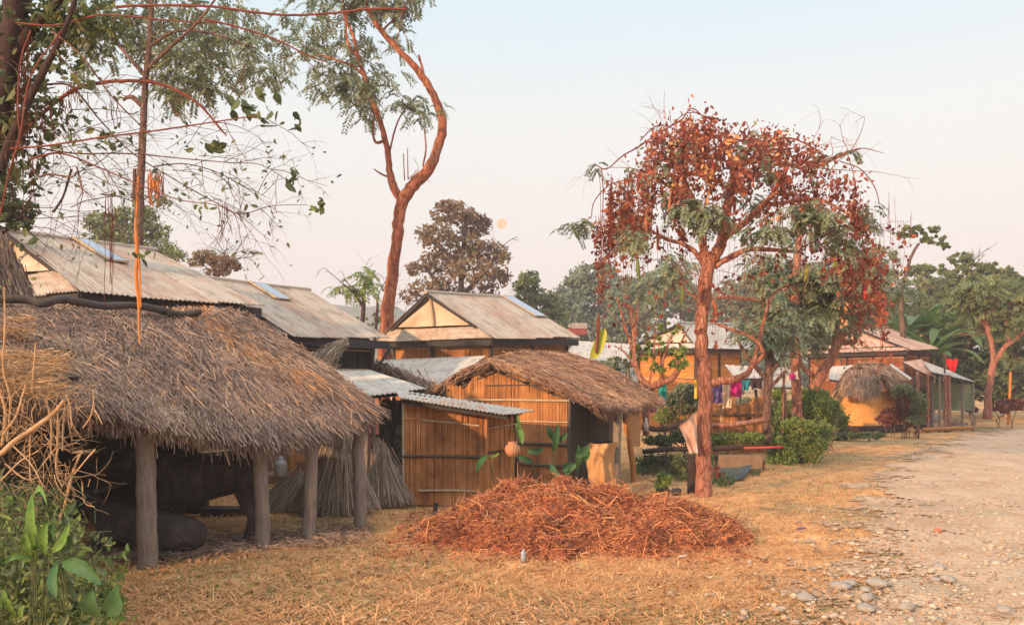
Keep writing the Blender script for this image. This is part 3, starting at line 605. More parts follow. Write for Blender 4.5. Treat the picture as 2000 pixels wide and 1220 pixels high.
mb = MB(); off = np.array(world_loc(t)); tube(mb, spl([np.array(W(*q))+off for q in ((-.12,0,1.0),(-.19,.01,.85),(-.19,.02,.6),(-.17,.02,.38))], 5), np.linspace(.028, .014, 16), 7)
mb.build('tail', M['hide'], t, True); t.scale = (.93, .93, .93)
o = G(392, 1088)+[0, .12, 0]
t, W = beast('buffalo', 'dark buffalo lying on the shelter floor between the first two posts', o, math.radians(168),
    [(.0,0,.18,.10,.12),(.12,0,.22,.19,.21),(.40,0,.25,.25,.24),(.75,0,.26,.25,.24),(1.02,0,.30,.19,.21),(1.24,0,.42,.13,.15),(1.42,0,.48,.11,.12),(1.58,0,.41,.085,.085),(1.70,0,.34,.07,.07)],
    [(2,[(.36,.24,.16,.12),(.50,.32,.09,.07),(.30,.36,.06,.05),(.16,.37,.05,.05)]), (4,[(1.1,.22,.15,.09),(1.28,.26,.07,.055),(1.08,.28,.06,.05)])], 'hide')
head_bits(t, W, 1.46, .52)

# ------------------------------------------------------------------ tin-roofed houses
def lerp(a, b, t): return a+(b-a)*t
def tin_house(label, A, B, C, R1, R2, gt=.78, wall_mat='reed', tinm='tin', pitch=.09, sky_=None, front_h=0., wall_in=.38, gable='tarp', wall_col=None, side_mat=None, fringe=.03, nv=10):
    A, B, C, R1, R2 = (np.array(q, float) for q in (A, B, C, R1, R2)); D = A+(C-B); D[2] = (A[2]+C[2])/2
    c0 = (A+B+C+D)/4; t = thing('tin_roofed_house', (c0[0], c0[1], 0), label, 'house', 'village houses with tin roofs')
    GR = lerp(R1, B, gt); ax = nz((R2-R1)*[1,1,0]); GR = GR+ax*.10; GL = lerp(R1, A, gt)+ax*.10
    mb = MB(); corrugated(mb, [R1, R2], [B, C], pitch, nv, thick=.006, ragged=.03); mb.build('roof', M[tinm], t, True)
    rf = t.children[0] if t.children else None; rf = COL.objects[-1] if rf is None else rf
    mb = MB(); corrugated(mb, [R2, R1], [D, A], pitch*1.5, 6, thick=.006); mb.build('roof', M[tinm], t, True)
    mb = MB(); tube(mb, [R1-ax*.06+[0,0,.015], (R1+R2)/2+[0,0,.0], R2+ax*.05+[0,0,.015]], .05, 8); mb.build('ridge_cap', M[tinm], t, True)
    dn = nz(B-R1); off = np.array([0, 0, -.03])
    mb = MB(); corrugated(mb, [GL+off, GR+off], [lerp(A, B, .0)+off, B+off], pitch, 6, thick=.006, ragged=.05); mb.build('pent_roof', M[tinm], t, True)
    # gable cloth set back under the rake, with a post
    a, b, c = R1+ax*.16+[0,0,-.05], GL+ax*.06+[0,0,0.02], GR+ax*.06+[0,0,0.02]; g = MB()
    sag = lambda u, v: (coons([a, a+(c-b)*.004], [b, c])(u, v)+ax*(.035*np.sin(u*9+v*5)+.03*np.sin(u*21+v*3)*v)[:, None])
    grid(g, sag, 24, 12); g.build('gable', M[gable], t, True)
    g = MB(); beam(g, a-ax*.05, (b+c)/2-ax*.05, .05, .05); g.build('gable_post', M['bamboo'], t)
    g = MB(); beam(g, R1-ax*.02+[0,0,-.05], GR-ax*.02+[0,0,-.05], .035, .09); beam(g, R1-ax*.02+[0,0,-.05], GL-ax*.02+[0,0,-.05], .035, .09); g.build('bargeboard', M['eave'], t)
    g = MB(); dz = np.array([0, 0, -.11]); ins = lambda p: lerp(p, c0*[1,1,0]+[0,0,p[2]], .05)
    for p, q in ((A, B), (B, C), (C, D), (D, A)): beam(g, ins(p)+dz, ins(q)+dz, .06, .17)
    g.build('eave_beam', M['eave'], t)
    # soffit closes the roof space
    # walls
    def inn(p): 
        v = nz((p-c0)*[1,1,0]); r = p-v*wall_in*1.35; return np.array([r[0], r[1], 0.])
    Aw, Bw, Cw, Dw = inn(A), inn(B), inn(C), inn(D)
    hA, hB, hC = A[2]-.02, B[2]-.02, C[2]-.02
    for nm, p, q, h0, h1, mt in (('wall', Aw, Bw, hA+.12, hB+.12, wall_mat), ('wall', Bw, Cw, hB+.12, hC+.12, side_mat or wall_mat), ('wall', Cw, Dw, hC, D[2], wall_mat), ('wall', Dw, Aw, D[2], hA, wall_mat)):
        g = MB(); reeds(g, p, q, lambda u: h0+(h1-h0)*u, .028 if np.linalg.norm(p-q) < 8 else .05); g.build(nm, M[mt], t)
    g = MB()
    for p, q, h in ((Aw, Bw, hA), (Bw, Cw, hB)):
        nn = nz(np.cross(q-p, [0, 0, 1.])); 
        for zz in (h-.22, h-.62, h-1.1, .7): beam(g, p+nn*.02+[0,0,zz], q+nn*.02+[0,0,zz], .03, .03)
    g.build('batten', M['bamboo'], t)
    for p in (Aw, Bw, Cw, lerp(Aw, Bw, .42), lerp(Bw, Cw, .5)):
        v = nz((p-c0)*[1,1,0])*.05; g = MB(); tube(g, [p+v+[0,0,-.05], p+v+[0,0,1.3], p+v+[0,0,hB-.06]], .05, 8, 0, .05); g.build('house_post', M['post_dark'], t, True)
    if sky_:
        (u0, u1, v0, v1) = sky_; f = coons([R1, R2], [B, C]); q = lambda u, v: f(np.array([u]), np.array([v]))[0]
        n = nz(np.cross(C-B, R1-B)); n = n*np.sign(n[2])*.045; k = [q(u0, v0)+n, q(u1, v0)+n, q(u1, v1)+n, q(u0, v1)+n]
        g = MB(); grid(g, coons([k[0], k[1]], [k[3], k[2]]), 6, 8, 0, .012); s_ = g.build('skylight', M['blue_sheet'], t)
        g = MB(); beam(g, k[0]+n*.15, k[3]+n*.15, .06, .03); beam(g, k[3], k[2], .05, .03); g.build('skylight_frame', M['bamboo'], s_)
    return t, (Aw, Bw, Cw, Dw), c0
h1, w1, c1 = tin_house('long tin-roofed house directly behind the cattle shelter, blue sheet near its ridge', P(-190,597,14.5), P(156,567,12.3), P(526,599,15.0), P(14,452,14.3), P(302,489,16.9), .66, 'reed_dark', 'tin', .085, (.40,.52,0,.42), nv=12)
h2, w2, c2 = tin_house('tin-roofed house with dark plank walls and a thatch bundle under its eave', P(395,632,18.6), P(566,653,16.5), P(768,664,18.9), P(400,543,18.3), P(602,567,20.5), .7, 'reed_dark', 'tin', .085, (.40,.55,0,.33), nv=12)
h3, w3, c3 = tin_house('central tin-roofed house with a wide cloth gable and orange reed wall', P(735,664,23.1), P(962,658,21.0), P(1138,661,24.4), P(834,571,22.1), P(1002,581,25.4), .74, 'reed', 'tin', .10, (.84,.99,0,.5), side_mat='reed')
h4, w4, c4 = tin_house('tin-roofed house with orange walls half hidden behind the creeper tree trunk', P(1225,680,32.5), P(1360,678,30.0), P(1468,681,33.5), P(1326,631,31.5), P(1438,633,35.2), .8, 'plank_orange', 'tin_grey', .2, None, nv=6)
h5, w5, c5 = tin_house('reddish tin-roofed house furthest to the right, with dark eaves', P(1560,690,37.0), P(1777,682,33.5), P(1836,682,38.0), P(1674,640,36.0), P(1738,640,41.0), .86, 'reed_rust', 'tin_red', .22, None, gable='tin_red', nv=6)
# bits of house two
g = MB(); beam(g, w2[2]+[.05,-.05,1.95], lerp(c2, w2[2], 1.32)*[1,1,0]+[0,0,2.62], .06, .06); g.build('brace', M['post_dark'], h2)
# lean-to roofs
def sheet(label, q, tm='tin_grey', pitch=.09, posts=(), name='tin_lean_to', cat='lean-to', walls=()):
    q = [np.array(a, float) for a in q]; c = sum(q)/4; t = thing(name, (c[0], c[1], 0), label, cat)
    g = MB(); corrugated(g, [q[0], q[1]], [q[3], q[2]], pitch, 8, thick=.006, ragged=.04); g.build('roof', M[tm], t, True)
    g = MB(); d = np.array([0,0,-.05]); e0 = lerp(q[3], c, .06)+d; e1 = lerp(q[2], c, .06)+d; beam(g, e0, e1, .05, .06); g.build('purlin', M['eave'], t); g = MB(); beam(g, lerp(q[0], c, .06)+d, lerp(q[1], c, .06)+d, .05, .06); g.build('purlin', M['eave'], t)
    for k, (u, v) in enumerate(posts):
        p = lerp(lerp(q[0], q[1], u), lerp(q[3], q[2], u), v); g = MB(); tube(g, [[p[0], p[1], -.05], [p[0]+.02, p[1], p[2]*.5], [p[0], p[1], p[2]-.06]], .045, 8, 0, .06); g.build('post', M['post'], t, True)
    return t
sheet('pale grey tin lean-to in front of the central house gable', (P(722,703,22.1), P(950,695,20.9), P(862,752,19.4), P(700,752,20.6)), 'tin_grey', .1, ((.04,.96),(.95,.96)))
l2 = sheet('low grey tin roof between the thatched shelter and the bamboo shed', (P(628,722,16.4), P(728,724,17.0), P(835,759,15.0), P(712,772,14.2)), 'tin_grey', .09, ((.05,.95),(.95,.95),(.05,.05),(.95,.05)))
g = MB(); q0 = P(712,800,14.6)*[1,1,0]; q1 = P(815,800,15.2)*[1,1,0]; reeds(g, P(742,800,15.6)*[1,1,0], P(800,800,15.6)*[1,1,0], lambda u: 1.55, .03); g.build('wall', M['reed_dark'], l2)
g = MB(); n = 700; u = N.uniform(0, 1, n); pth = spl([P(720,716,19.9), P(755,722,19.2), P(800,738,18.4), P(850,760,17.6)], 6); p = pl(pth, u)+N.normal(size=(n, 3))*.06
d = nz(np.array([.5,-.8,-.3])+N.normal(size=(n, 3))*.3)*.18; rects(g, p-d, p+d, nz(np.cross(d, rnd_dir(n)))*.012); tube(g, pth, .10, 8)
tag(g.build('thatch_roll', [M['thatch']]), 'brown roll of old thatch along the edge of the pale lean-to', 'thatch roll')
# thatch bundle under the eave of house two
g = MB(); n = 900; a = P(672,668,16.7); b = P(628,706,16.5); u = N.uniform(0, 1, (n, 1)); wdt = .05+.10*u
p = a+(b-a)*u+N.normal(size=(n, 3))*wdt*.6; d = nz(b-a+N.normal(size=(n, 3))*.16)*.16; rects(g, p-d*.5, p+d, nz(np.cross(d, rnd_dir(n)))*.009)
tube(g, [a+[0,0,.0], lerp(a, b, .6)], .07, 8)
tag(g.build('thatch_bundle', [M['bundle']]), 'shaggy straw bundle hanging under the dark eave beside the thatched roof', 'straw bundle')

# ------------------------------------------------------------------ thatched hut
hut = thing('thatched_hut', P(1100,940,16)*[1,1,0], 'small reed-walled hut with a sagging brown thatched roof and an open porch', 'hut')
FL, AP, FR_, BR, RB = P(838,766,17.2), P(962,708,16.0), P(1160,786,14.9), P(1288,776,17.1), P(1108,694,18.4); BL = FL+(BR-FR_)
fr1 = [P(960,707,16.0), P(985,697,16.9), P(1040,690,17.7), P(1112,693,18.6)]
# right slope: eave front->back, left slope: back->front
thatch(hut, 'thatch_roof', [FR_, P(1196,796,15.5), P(1250,788,16.4), BR], fr1, 15000, .34, .0075, bulge=.075, thick=.13, fringe=2600, fr_len=.11, edge=(0., 1.), rough=.022, mats=[M['thatch_warm'], M['thatch_old'], M['straw_or_sun']])
thatch(hut, 'thatch_left', [BL, lerp(BL, FL, .5), FL], fr1[::-1], 6000, .34, .0075, bulge=.07, thick=.13, fringe=700, fr_len=.12, edge=(1.,), rough=.022, mats=[M['thatch_warm'], M['thatch_old'], M['straw_or_sun']])
ax = nz((BR-FR_)*[1,1,0]); wr = P(1114,900,15.3)*[1,1,0]; wl = P(872,900,16.85)*[1,1,0]
def hut_top(u): return 1.62+.62*max(0, 1-abs((u-.40)/.62))**.75-.1-(.22 if u < .26 else 0)*max(0, 1-abs(u-.15)/.13)
g = MB(); reeds(g, wl, wr, hut_top, .019); g.build('reed_wall', M['reed'], hut)
wb2 = wr+ax*1.75
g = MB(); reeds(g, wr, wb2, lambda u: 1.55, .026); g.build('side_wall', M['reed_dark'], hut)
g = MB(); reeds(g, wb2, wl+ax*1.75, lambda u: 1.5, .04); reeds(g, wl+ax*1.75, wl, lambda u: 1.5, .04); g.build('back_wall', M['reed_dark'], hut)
nn = nz(np.cross(wr-wl, [0,0,1.]))
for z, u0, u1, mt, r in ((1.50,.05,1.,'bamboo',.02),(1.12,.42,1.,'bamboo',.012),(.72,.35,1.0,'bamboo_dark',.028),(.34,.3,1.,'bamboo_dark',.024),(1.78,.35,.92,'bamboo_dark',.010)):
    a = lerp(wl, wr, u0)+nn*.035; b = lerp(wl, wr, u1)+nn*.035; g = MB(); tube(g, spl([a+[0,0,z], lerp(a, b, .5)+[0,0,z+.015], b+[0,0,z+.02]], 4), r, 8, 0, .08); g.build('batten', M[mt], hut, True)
g = MB(); tube(g, [wr+nn*.05+[.02,0,-.05], wr+nn*.05+[.0,0,.8], wr+nn*.03+[.01,0,1.6]], .028, 8, 0, .06); g.build('corner_post', M['bamboo_dark'], hut, True)
mid = P(1203,945,15.6)*[1,1,0]
g = MB(); tube(g, spl([mid+[.0,0,-.05], mid+[.01,0,.6], mid+[.03,0,1.1], mid+[.06,.02,1.45]], 4), .075, 10, 0, .06); g.build('porch_post', M['post'], hut, True)
p2 = P(1237,943,16.0)*[1,1,0]
g = MB(); tube(g, spl([p2+[.02,0,-.05], p2+[-.03,0,.5], p2+[-.12,0,1.0], p2+[-.20,.03,1.5]], 4), .055, 9, 0, .05); g.build('porch_post', M['post_orange'], hut, True)
g = MB(); a = P(1120,800,15.8); b = P(1202,796,16.2); c = P(1200,858,16.2); d = P(1122,866,15.8); grid(g, coons([a, b], [d, c]), 12, 8, 0, .012); tube(g, [a,b,c,d,a], .02, 6); g.build('screen', M['mesh_dark'], hut)
g = MB(); a = P(1238,790,17.6); b = P(1254,786,17.6); grid(g, coons([P(1224,780,17.4), P(1252,779,17.7)], [P(1232,872,17.4), P(1250,872,17.7)]), 8, 12, 0, .02); g.build('mat_panel', M['burlap'], hut)
g = MB()
for k in range(9): 
    u = k/8; a = lerp(AP, FL, .93)*u+lerp(AP, FR_, .9)*(1-u) if False else None
for s_, e_ in ((FL, AP), (AP, FR_)):
    for k in range(4):
        a = lerp(s_, e_, (k+.3)/4)+[0,0,-.13]; tube(g, [a-ax*.05, a+ax*1.7+[0,0,.02]], .024, 6)
    tube(g, [lerp(s_, e_, .03)+ax*.12+[0,0,-.16], lerp(s_, e_, .97)+ax*.12+[0,0,-.14]], .022, 6)
g.build('roof_poles', M['bamboo_dark'], hut, True)

# ------------------------------------------------------------------ bamboo shed
shed = thing('reed_shed', P(870,990,13.3)*[1,1,0], 'narrow reed-walled shed with a sloping tin sheet roof', 'shed')
a, b = G(788, 985)+[0,0,0], P(950,980,13.05)*[1,1,0]; c = P(1006,960,13.75)*[1,1,0]
ztop = lambda u: 1.62-.16*u
g = MB(); reeds(g, a, b, ztop, .0145); g.build('reed_wall', M['reed'], shed)
g = MB(); reeds(g, b+[.0,.02,0], c, lambda u: 1.36-.06*u, .0145); g.build('reed_door', M['reed'], shed)
g = MB(); d_ = a+(c-b)*1.6; reeds(g, c, d_, lambda u: 1.4, .03); reeds(g, d_, a, lambda u: 1.5, .03); g.build('back_wall', M['reed_dark'], shed)
n1 = nz(np.cross(b-a, [0,0,1.]))
for z0, z1, u0, u1, mt, r in ((1.28,1.20,.22,.92,'bamboo',.016),(.735,.73,-.02,1.0,'bamboo_dark',.02),(.22,.22,.18,.9,'bamboo',.017),(1.3,1.29,.0,.25,'reed',.01)):
    p, q = lerp(a, b, u0)+n1*.03, lerp(a, b, u1)+n1*.03; g = MB(); tube(g, spl([p+[0,0,z0], lerp(p, q, .5)+[0,0,(z0+z1)/2+.008], q+[0,0,z1]], 4), r, 8, 0, .08); g.build('batten', M[mt], shed, True)
n2 = nz(np.cross(c-b, [0,0,1.]))
for z0, z1, mt, r in ((1.16,1.2,'bamboo',.013),(.80,.80,'bamboo_dark',.014)):
    p, q = b+n2*.03, c+n2*.03; g = MB(); tube(g, [p+[0,0,z0], q+[0,0,z1]], r, 7); g.build('batten', M[mt], shed, True)
for p, h, mt, r in ((b+[0,-.02,0],1.44,'post_orange',.025), (c+[.03,-.02,0],1.36,'post_dark',.035), (a+[0,-.02,0],1.6,'bamboo',.02)):
    g = MB(); tube(g, [p+[0,0,-.05], p+[0,0,h*.5], p+[0,0,h]], r, 8, 0, .05); g.build('corner_post', M[mt], shed, True)
g = MB(); corrugated(g, [P(772,761,14.6), P(1046,802,14.3)], [P(780,776,12.9), P(985,809,12.55)], .09, 10, thick=.006); g.build('tin_roof', M['tin_grey'], shed, True)
for e0, e1 in ((P(786,784,13.0), P(990,816,12.7)), (P(800,770,14.2), P(1020,806,14.0))): g = MB(); beam(g, e0, e1, .05, .05); g.build('roof_beam', M['eave'], shed)
# ------------------------------------------------------------------ trees
def wood(mb, Y, poly, k=5, n=11, mat=0, bmp=.085, dys=None):
    pts = []; rr = []
    for q in poly:
        y = Y+(q[3] if len(q) > 3 else 0); pts.append([*P(q[0], q[1], y), q[2]/F*y])
    s = spl(pts, k); s[1:-1, :3] += N.normal(size=(len(s)-2, 3))*s[1:-1, 3:4]*.07; s[:, 3] *= N.uniform(.965, 1.035, len(s)); tube(mb, s[:, :3], np.maximum(s[:, 3], .002), n, mat, bmp); return s[:, :3]
def tree(name, label, cat, base, Y, limbs, bark, crowns, leafm, twn=0, twL=.8, group=None):
    """limbs: pixel polylines (x, y, radius[, depth offset]); crowns: (style, px, py, rx, ry, count, leaf size[, dy])"""
    t = thing(name, P(base[0], base[1], Y)*[1,1,0], label, cat, group); mb = MB(); ends = []
    for L in limbs: s = wood(mb, Y, L); ends.append(s)
    if twn:
        for i in range(twn):
            s = ends[R.randrange(len(ends))] if len(ends) == 1 else ends[R.randrange(1, len(ends))]
            k = R.randint(len(s)//3, len(s)-1); d = nz(s[k]-s[max(0, k-2)]+1e-6)*.5+N.normal(size=3)*.7+[0,0,.2]
            twig(mb, s[k], d, twL*R.uniform(.5, 1.2), .012*Y/20, 2, .1)
    mb.build('trunk', M[bark], t, True)
    mb = MB(); 
    for c in crowns:
        st, px, py, rx, ry, cnt, sz = c[:7]; dy = c[7] if len(c) > 7 else R.uniform(-.5, .5); y = Y+dy; mi = c[8] if len(c) > 8 else 0
        o = P(px, py, y); r = np.array([rx, (rx+ry)*.5, ry])/F*y
        if st == 'c': leaves(mb, clumpy(o, r*1.18, max(10, cnt//9), 26, min(r)*.30), sz*.6, .55, .15, mi)
        elif st == 'a': leaves(mb, np.concatenate([clumpy(o, r*1.02, max(10, cnt//5), 9, min(r)*.24), blob(o, r*1.0, int(cnt*1.5), .1)]), sz*.55, .55, .15, mi)
        elif st == 's': leaves(mb, clumpy(o, r, max(6, cnt//14), 14, min(r)*.22), sz, .5, .2, mi)
        elif st == 'f': fronds(mb, blob(o, r*1.15, max(3, int(cnt*FD)), .05), sz*.85, sz*.24, mi, 10, .5)
    if mb.n: mb.build('crown', [M[x] for x in (leafm if isinstance(leafm, (list, tuple)) else [leafm])], t)
    return t
FD = .52
# tall forked tree
tree('forked_tree', 'tall bare-trunked tree that forks into two reddish limbs above the roofs', 'tree', (752,780), 24.5,
  [[(748,800,14.9),(750,700,13.6),(757,610,12.4),(768,520,11.8),(778,450,11.2),(784,400,11.8),(796,375,12.4)],
   [(786,395,11.2),(808,362,11.8),(838,330,11.2),(858,280,9.3),(864,235,8.7),(846,185,7.4),(818,140,6.8),(780,100,5.9),(745,60,5.0),(722,25,4.3),(712,-20,3.7)],
   [(788,395,8.7),(772,372,8.1),(762,340,6.8),(756,290,5.9),(742,235,5.3),(726,195,5.0),(712,150,4.3),(700,115,4.0),(690,70,3.1),(676,40,2.5),(668,-10,1.9)],
   [(700,112,3.1),(680,85,2.5),(676,40,2.2),(690,0,1.9)], [(830,168,3.1),(826,140,2.8),(818,108,1.9)], [(752,275,3.1),(734,278,2.8),(728,255,2.2),(731,225,1.6)], [(757,345,2.2),(745,340,1.9),(730,330,1.2)],
   [(712,150,2.5),(690,130,2.1),(650,115,1.9),(600,100,1.2,.5)], [(826,325,1.9),(832,290,1.6),(829,255,1.2)], [(790,352,1.2),(788,300,0.9)], [(797,350,1.2),(796,290,0.7)], [(760,300,1.9),(776,240,1.6),(800,200,1.2)], [(745,62,2.5),(762,45,1.9),(790,20,1.2)]],
  'bark_red',
  [('f',640,110,60,40,95,.75,1),('f',600,55,40,40,60,.7,-1),('f',665,160,55,32,90,.7,0),('f',700,175,40,30,80,.75,.6),('f',715,205,14,36,45,.6,0),('f',795,200,34,16,50,.7,0),('f',822,215,20,18,20,.6,1),('f',760,20,40,24,70,.7,0),('f',700,10,50,25,90,.7,.4),
   ('f',776,68,22,26,36,.6,.7),('f',860,203,12,10,14,.45,0),('f',750,150,40,25,45,.6,-.7),('f',690,70,34,30,50,.65,1),('f',770,-25,80,30,120,.7,0),('f',640,-20,70,30,90,.7,0),('f',730,110,26,26,30,.6,.5)], 'leaf_fern', 14, 1.1)
# slim straight tree behind the first house
tree('slim_tree', 'slim straight tree with feathery green crown rising behind the leftmost tin roof', 'tree', (268,900), 19.0,
  [[(270,900,9.5),(270,600,8.8),(270,480,8.5),(272,400,8.2),(277,300,7.1),(281,220,6.5),(284,165,6.1),(290,110,5.4),(294,50,4.8),(296,-30,4.1)],
   [(276,205,5.4),(262,192,4.8),(250,190,3.7),(240,196,2.7)], [(284,150,4.1),(250,110,3.4),(205,60,2.7,.8),(160,10,2.0,1)], [(288,135,4.1),(330,95,3.4,-.5),(380,50,2.7,-1),(420,0,2.0,-1)], [(292,90,3.4),(350,60,2.7),(430,70,2.0),(500,95,1.6)], [(262,395,4.1),(263,330,3.1)]],
  'bark_grey',
  [('f',355,60,90,55,190,.62,1.4),('f',335,120,65,45,120,.6,1.3),('f',390,125,60,50,130,.6,.2),('f',440,60,70,50,120,.6,.8),('f',232,60,70,55,120,.6,.6),('f',190,40,70,55,120,.6,.5),('f',505,95,50,35,80,.55,.5),('f',545,140,40,26,55,.5,0),('f',370,170,48,26,80,.6,0),('f',330,185,14,34,30,.5,0),('f',345,0,140,36,180,.62,1.3),('f',480,130,50,30,60,.5,-.5),('f',560,45,40,30,40,.5,0),('f',318,172,26,22,30,.5,.8),('f',165,110,50,40,50,.55,1)], ['leaf_fern'], 10, .9)
FD = 1.
# creeper tree -------------------------------------------------------
ct = tree('creeper_tree', 'round-headed tree smothered in rust-red dried creeper and hanging pods', 'tree', (1374,972), 14.0,
  [[(1376,985,17),(1374,960,15.5),(1375,880,14.5),(1377,800,14.5),(1377,740,15),(1371,690,13),(1370,640,12.5),(1376,580,13.5),(1380,530,14),(1390,495,13)],
   [(1384,515,11),(1402,490,12),(1412,465,10.5),(1416,430,9),(1424,390,8),(1432,350,7,.3),(1425,300,5,.5),(1418,265,3.5,.5)], [(1412,465,8),(1440,445,7,-.4),(1465,425,6.5,-.6),(1490,400,5.5,-.8),(1520,370,4,-1)], [(1380,520,9),(1372,470,8),(1368,420,7,.4),(1350,385,6,.7),(1325,330,4.5,1),(1310,280,3,1.1)],
   [(1376,520,6),(1355,490,5),(1330,475,4.2),(1302,467,3.6),(1270,450,2.6)], [(1396,520,6),(1430,500,6),(1465,487,5),(1510,488,4,.4),(1560,492,3,.6)], [(1350,385,5),(1320,370,4),(1285,350,3),(1262,320,2)], [(1432,350,4),(1470,330,3.5),(1530,320,3.2),(1580,330,3),(1640,305,2.6),(1680,290,1.6)],
   [(1490,400,4),(1540,395,3.4),(1600,390,3),(1660,420,2.5),(1690,440,2)], [(1384,748,9),(1405,744,8),(1435,740,7),(1460,728,6,.3),(1474,700,4.5,.5),(1484,660,3.6,.6),(1496,610,3.2,.6),(1510,575,2.6,.6),(1540,555,2,.6)], [(1466,718,5),(1490,690,4),(1470,660,3.4),(1420,640,3),(1395,630,2)], [(1370,590,4),(1330,560,0.5)]],
  'bark_pink', [('f',1348,405,26,20,43,.34,-1.8),('f',1392,425,26,22,43,.34,-1.8),('f',1560,412,20,16,26,.34,-1.8),('f',1598,425,34,26,55,.34,-1.8),('f',1495,452,44,18,50,.34,-1.8),('f',1243,468,18,18,26,.34,-1.8),('f',1212,462,16,20,20,.34,0),('f',1122,442,20,12,18,.34,0),('f',1142,433,12,12,13,.34,0),('f',1165,322,7,5,5,.34,0),('f',1640,470,30,20,30,.34,-1.8),('f',1700,430,14,20,20,.34,0),('f',1610,305,16,10,10,.34,0),('f',1465,390,26,18,20,.34,.4),('f',1235,440,16,16,10,.34),('f',1655,300,20,6,6,.34),('f',1700,400,10,8,5,.34)], 'leaf_fern', 26, .9)
top = [(1165,330),(1200,330),(1240,288),(1290,255),(1345,222),(1380,240),(1420,268),(1470,266),(1540,272),(1580,292),(1640,320),(1690,375),(1730,425)]
cv = MB()     # arching bare vines
for L in ([(1160,320,2),(1185,330,2),(1215,305,2.4),(1245,288,2.6),(1290,258,2.6),(1330,235,2.4),(1352,212,2),(1385,240,2.2),(1425,270,2.6),(1500,275,2.8),(1545,270,2.4),(1600,295,2.2)],
          [(1250,275,1.8),(1275,250,1.8),(1300,245,1.6),(1330,262,1.4)], [(1310,245,1.5),(1340,222,1.5),(1370,225,1.5),(1400,260,1.3)], [(1440,265,1.4),(1455,237,1.4),(1468,268,1.2)], [(1155,425,1.5),(1160,395,1.7),(1185,365,1.8),(1220,352,1.8),(1250,355,1.5)],
          [(1640,315,1.8),(1680,330,1.8),(1708,365,1.7),(1718,400,1.3)], [(1560,330,2.4),(1620,310,2),(1680,290,1.7),(1725,299,1)], [(1175,330,1.6),(1178,380,1.5),(1176,440,1.4),(1178,480,1.2)], [(1170,335,1),(1173,380,1),(1172,470,.8)], [(1170,520,1.5),(1190,500,1.6),(1210,488,1.4)], [(1310,240,1.4),(1308,215,1)], [(1655,300,1.4),(1668,345,1.2),(1672,380,.9)]):
    wood(cv, 14.0+R.uniform(-1, .5), [(q[0], q[1], q[2]*.62) for q in L], 6, 5)
cv.build('arching_vine', M['vine_red'], ct, True)
hang = MB(); hv = MB()
tp = np.array(top, float)
cols = [(R.uniform(1195, 1730), R.uniform(-1.9, 1.9)) for i in range(92)]+[(R.uniform(1168, 1260), R.uniform(-1, 1)) for i in range(12)]+[(R.uniform(1640, 1735), R.uniform(-1.4, 1.2)) for i in range(3)]
for x, dy in cols:
    ytop = np.interp(x, tp[:, 0], tp[:, 1]); e = abs(x-1465)/270
    y0 = ytop+R.random()**1.3*(120 if 1330 < x < 1560 else 150)+8*abs(dy); Lc = R.uniform(50, 190)*(1.25 if e > .7 else 1)*(.6 if 1395 < x < 1530 else 1); dens = R.uniform(.06, .28)
    for q in range(R.randint(2, 6)):
        y = 14+dy+R.uniform(-.1, .1); a = P(x+R.uniform(-9, 9), y0+R.uniform(0, 25), y); b = P(x+R.uniform(-15, 15), y0+Lc*R.uniform(.5, 1.), y); m = 7; t_ = np.linspace(0, 1, m)[:, None]
        pts = a+(b-a)*t_+np.cumsum(N.normal(0, .014, (m, 3)), 0); tube(hv, pts, .0042, 3, cap=False)
        n = max(3, int(Lc*dens*R.uniform(.4, 1.))); c = pl(pts, N.uniform(0, 1, n)**.8)+N.normal(size=(n, 3))*[.035,.035,.02]
        leaves(hang, c, R.uniform(.05, .11), R.uniform(.45, .8), .8, R.choice((0,)*14+(1, 2, 2)), .5)
for (px, py, rx, ry, n) in ((1320,275,70,22,50),(1370,262,50,30,45),(1290,300,40,36,32),(1350,420,50,50,24),(1460,420,60,50,22),(1600,420,60,50,26),(1440,290,60,24,55),(1510,290,50,24,60),(1560,315,45,34,36),(1410,330,60,44,30),(1620,350,50,40,22),(1340,330,60,50,34),(1480,340,60,40,30),(1250,350,30,50,14),(1680,400,30,50,14),(1560,400,60,44,14)):
    for q in range(n):
        c = blob(P(px, py, 14+R.uniform(-1.7, 1.7)), np.array([rx, 10, ry])/F*14, 1); leaves(hang, c+N.normal(size=(8, 3))*[.05, .05, .13], R.uniform(.055, .11), .65, .8, R.choice((0,)*16+(1, 2)), .5)
for i in range(230):   # loose dry leaves and fruits lower down
    x = R.uniform(1180, 1780); y = R.uniform(440, 690) if x < 1420 else R.uniform(440, 560); c = P(x, y, 14+R.uniform(-1.5, 1.5))
    leaves(hang, c+N.normal(size=(2, 3))*.03, .075, .8, .6, 0, .6); tube(hv, [c, c+[R.uniform(-.03,.03), 0, R.uniform(.2, .6)]], .003, 3, cap=False)
hang.build('dried_creeper', [M['leaf_dry'], M['straw_or_sun'], M['leaf_fern']], ct); hv.build('hanging_vine', M['vine_red'], ct)
pm = {}
for c_, v in (('red', (.46,.035,.03)), ('maroon', (.17,.03,.03)), ('yellow', (.46,.38,.06)), ('green', (.12,.16,.04)), ('brown', (.36,.11,.05))): pm[c_] = plain('pod_'+c_, v, .6)
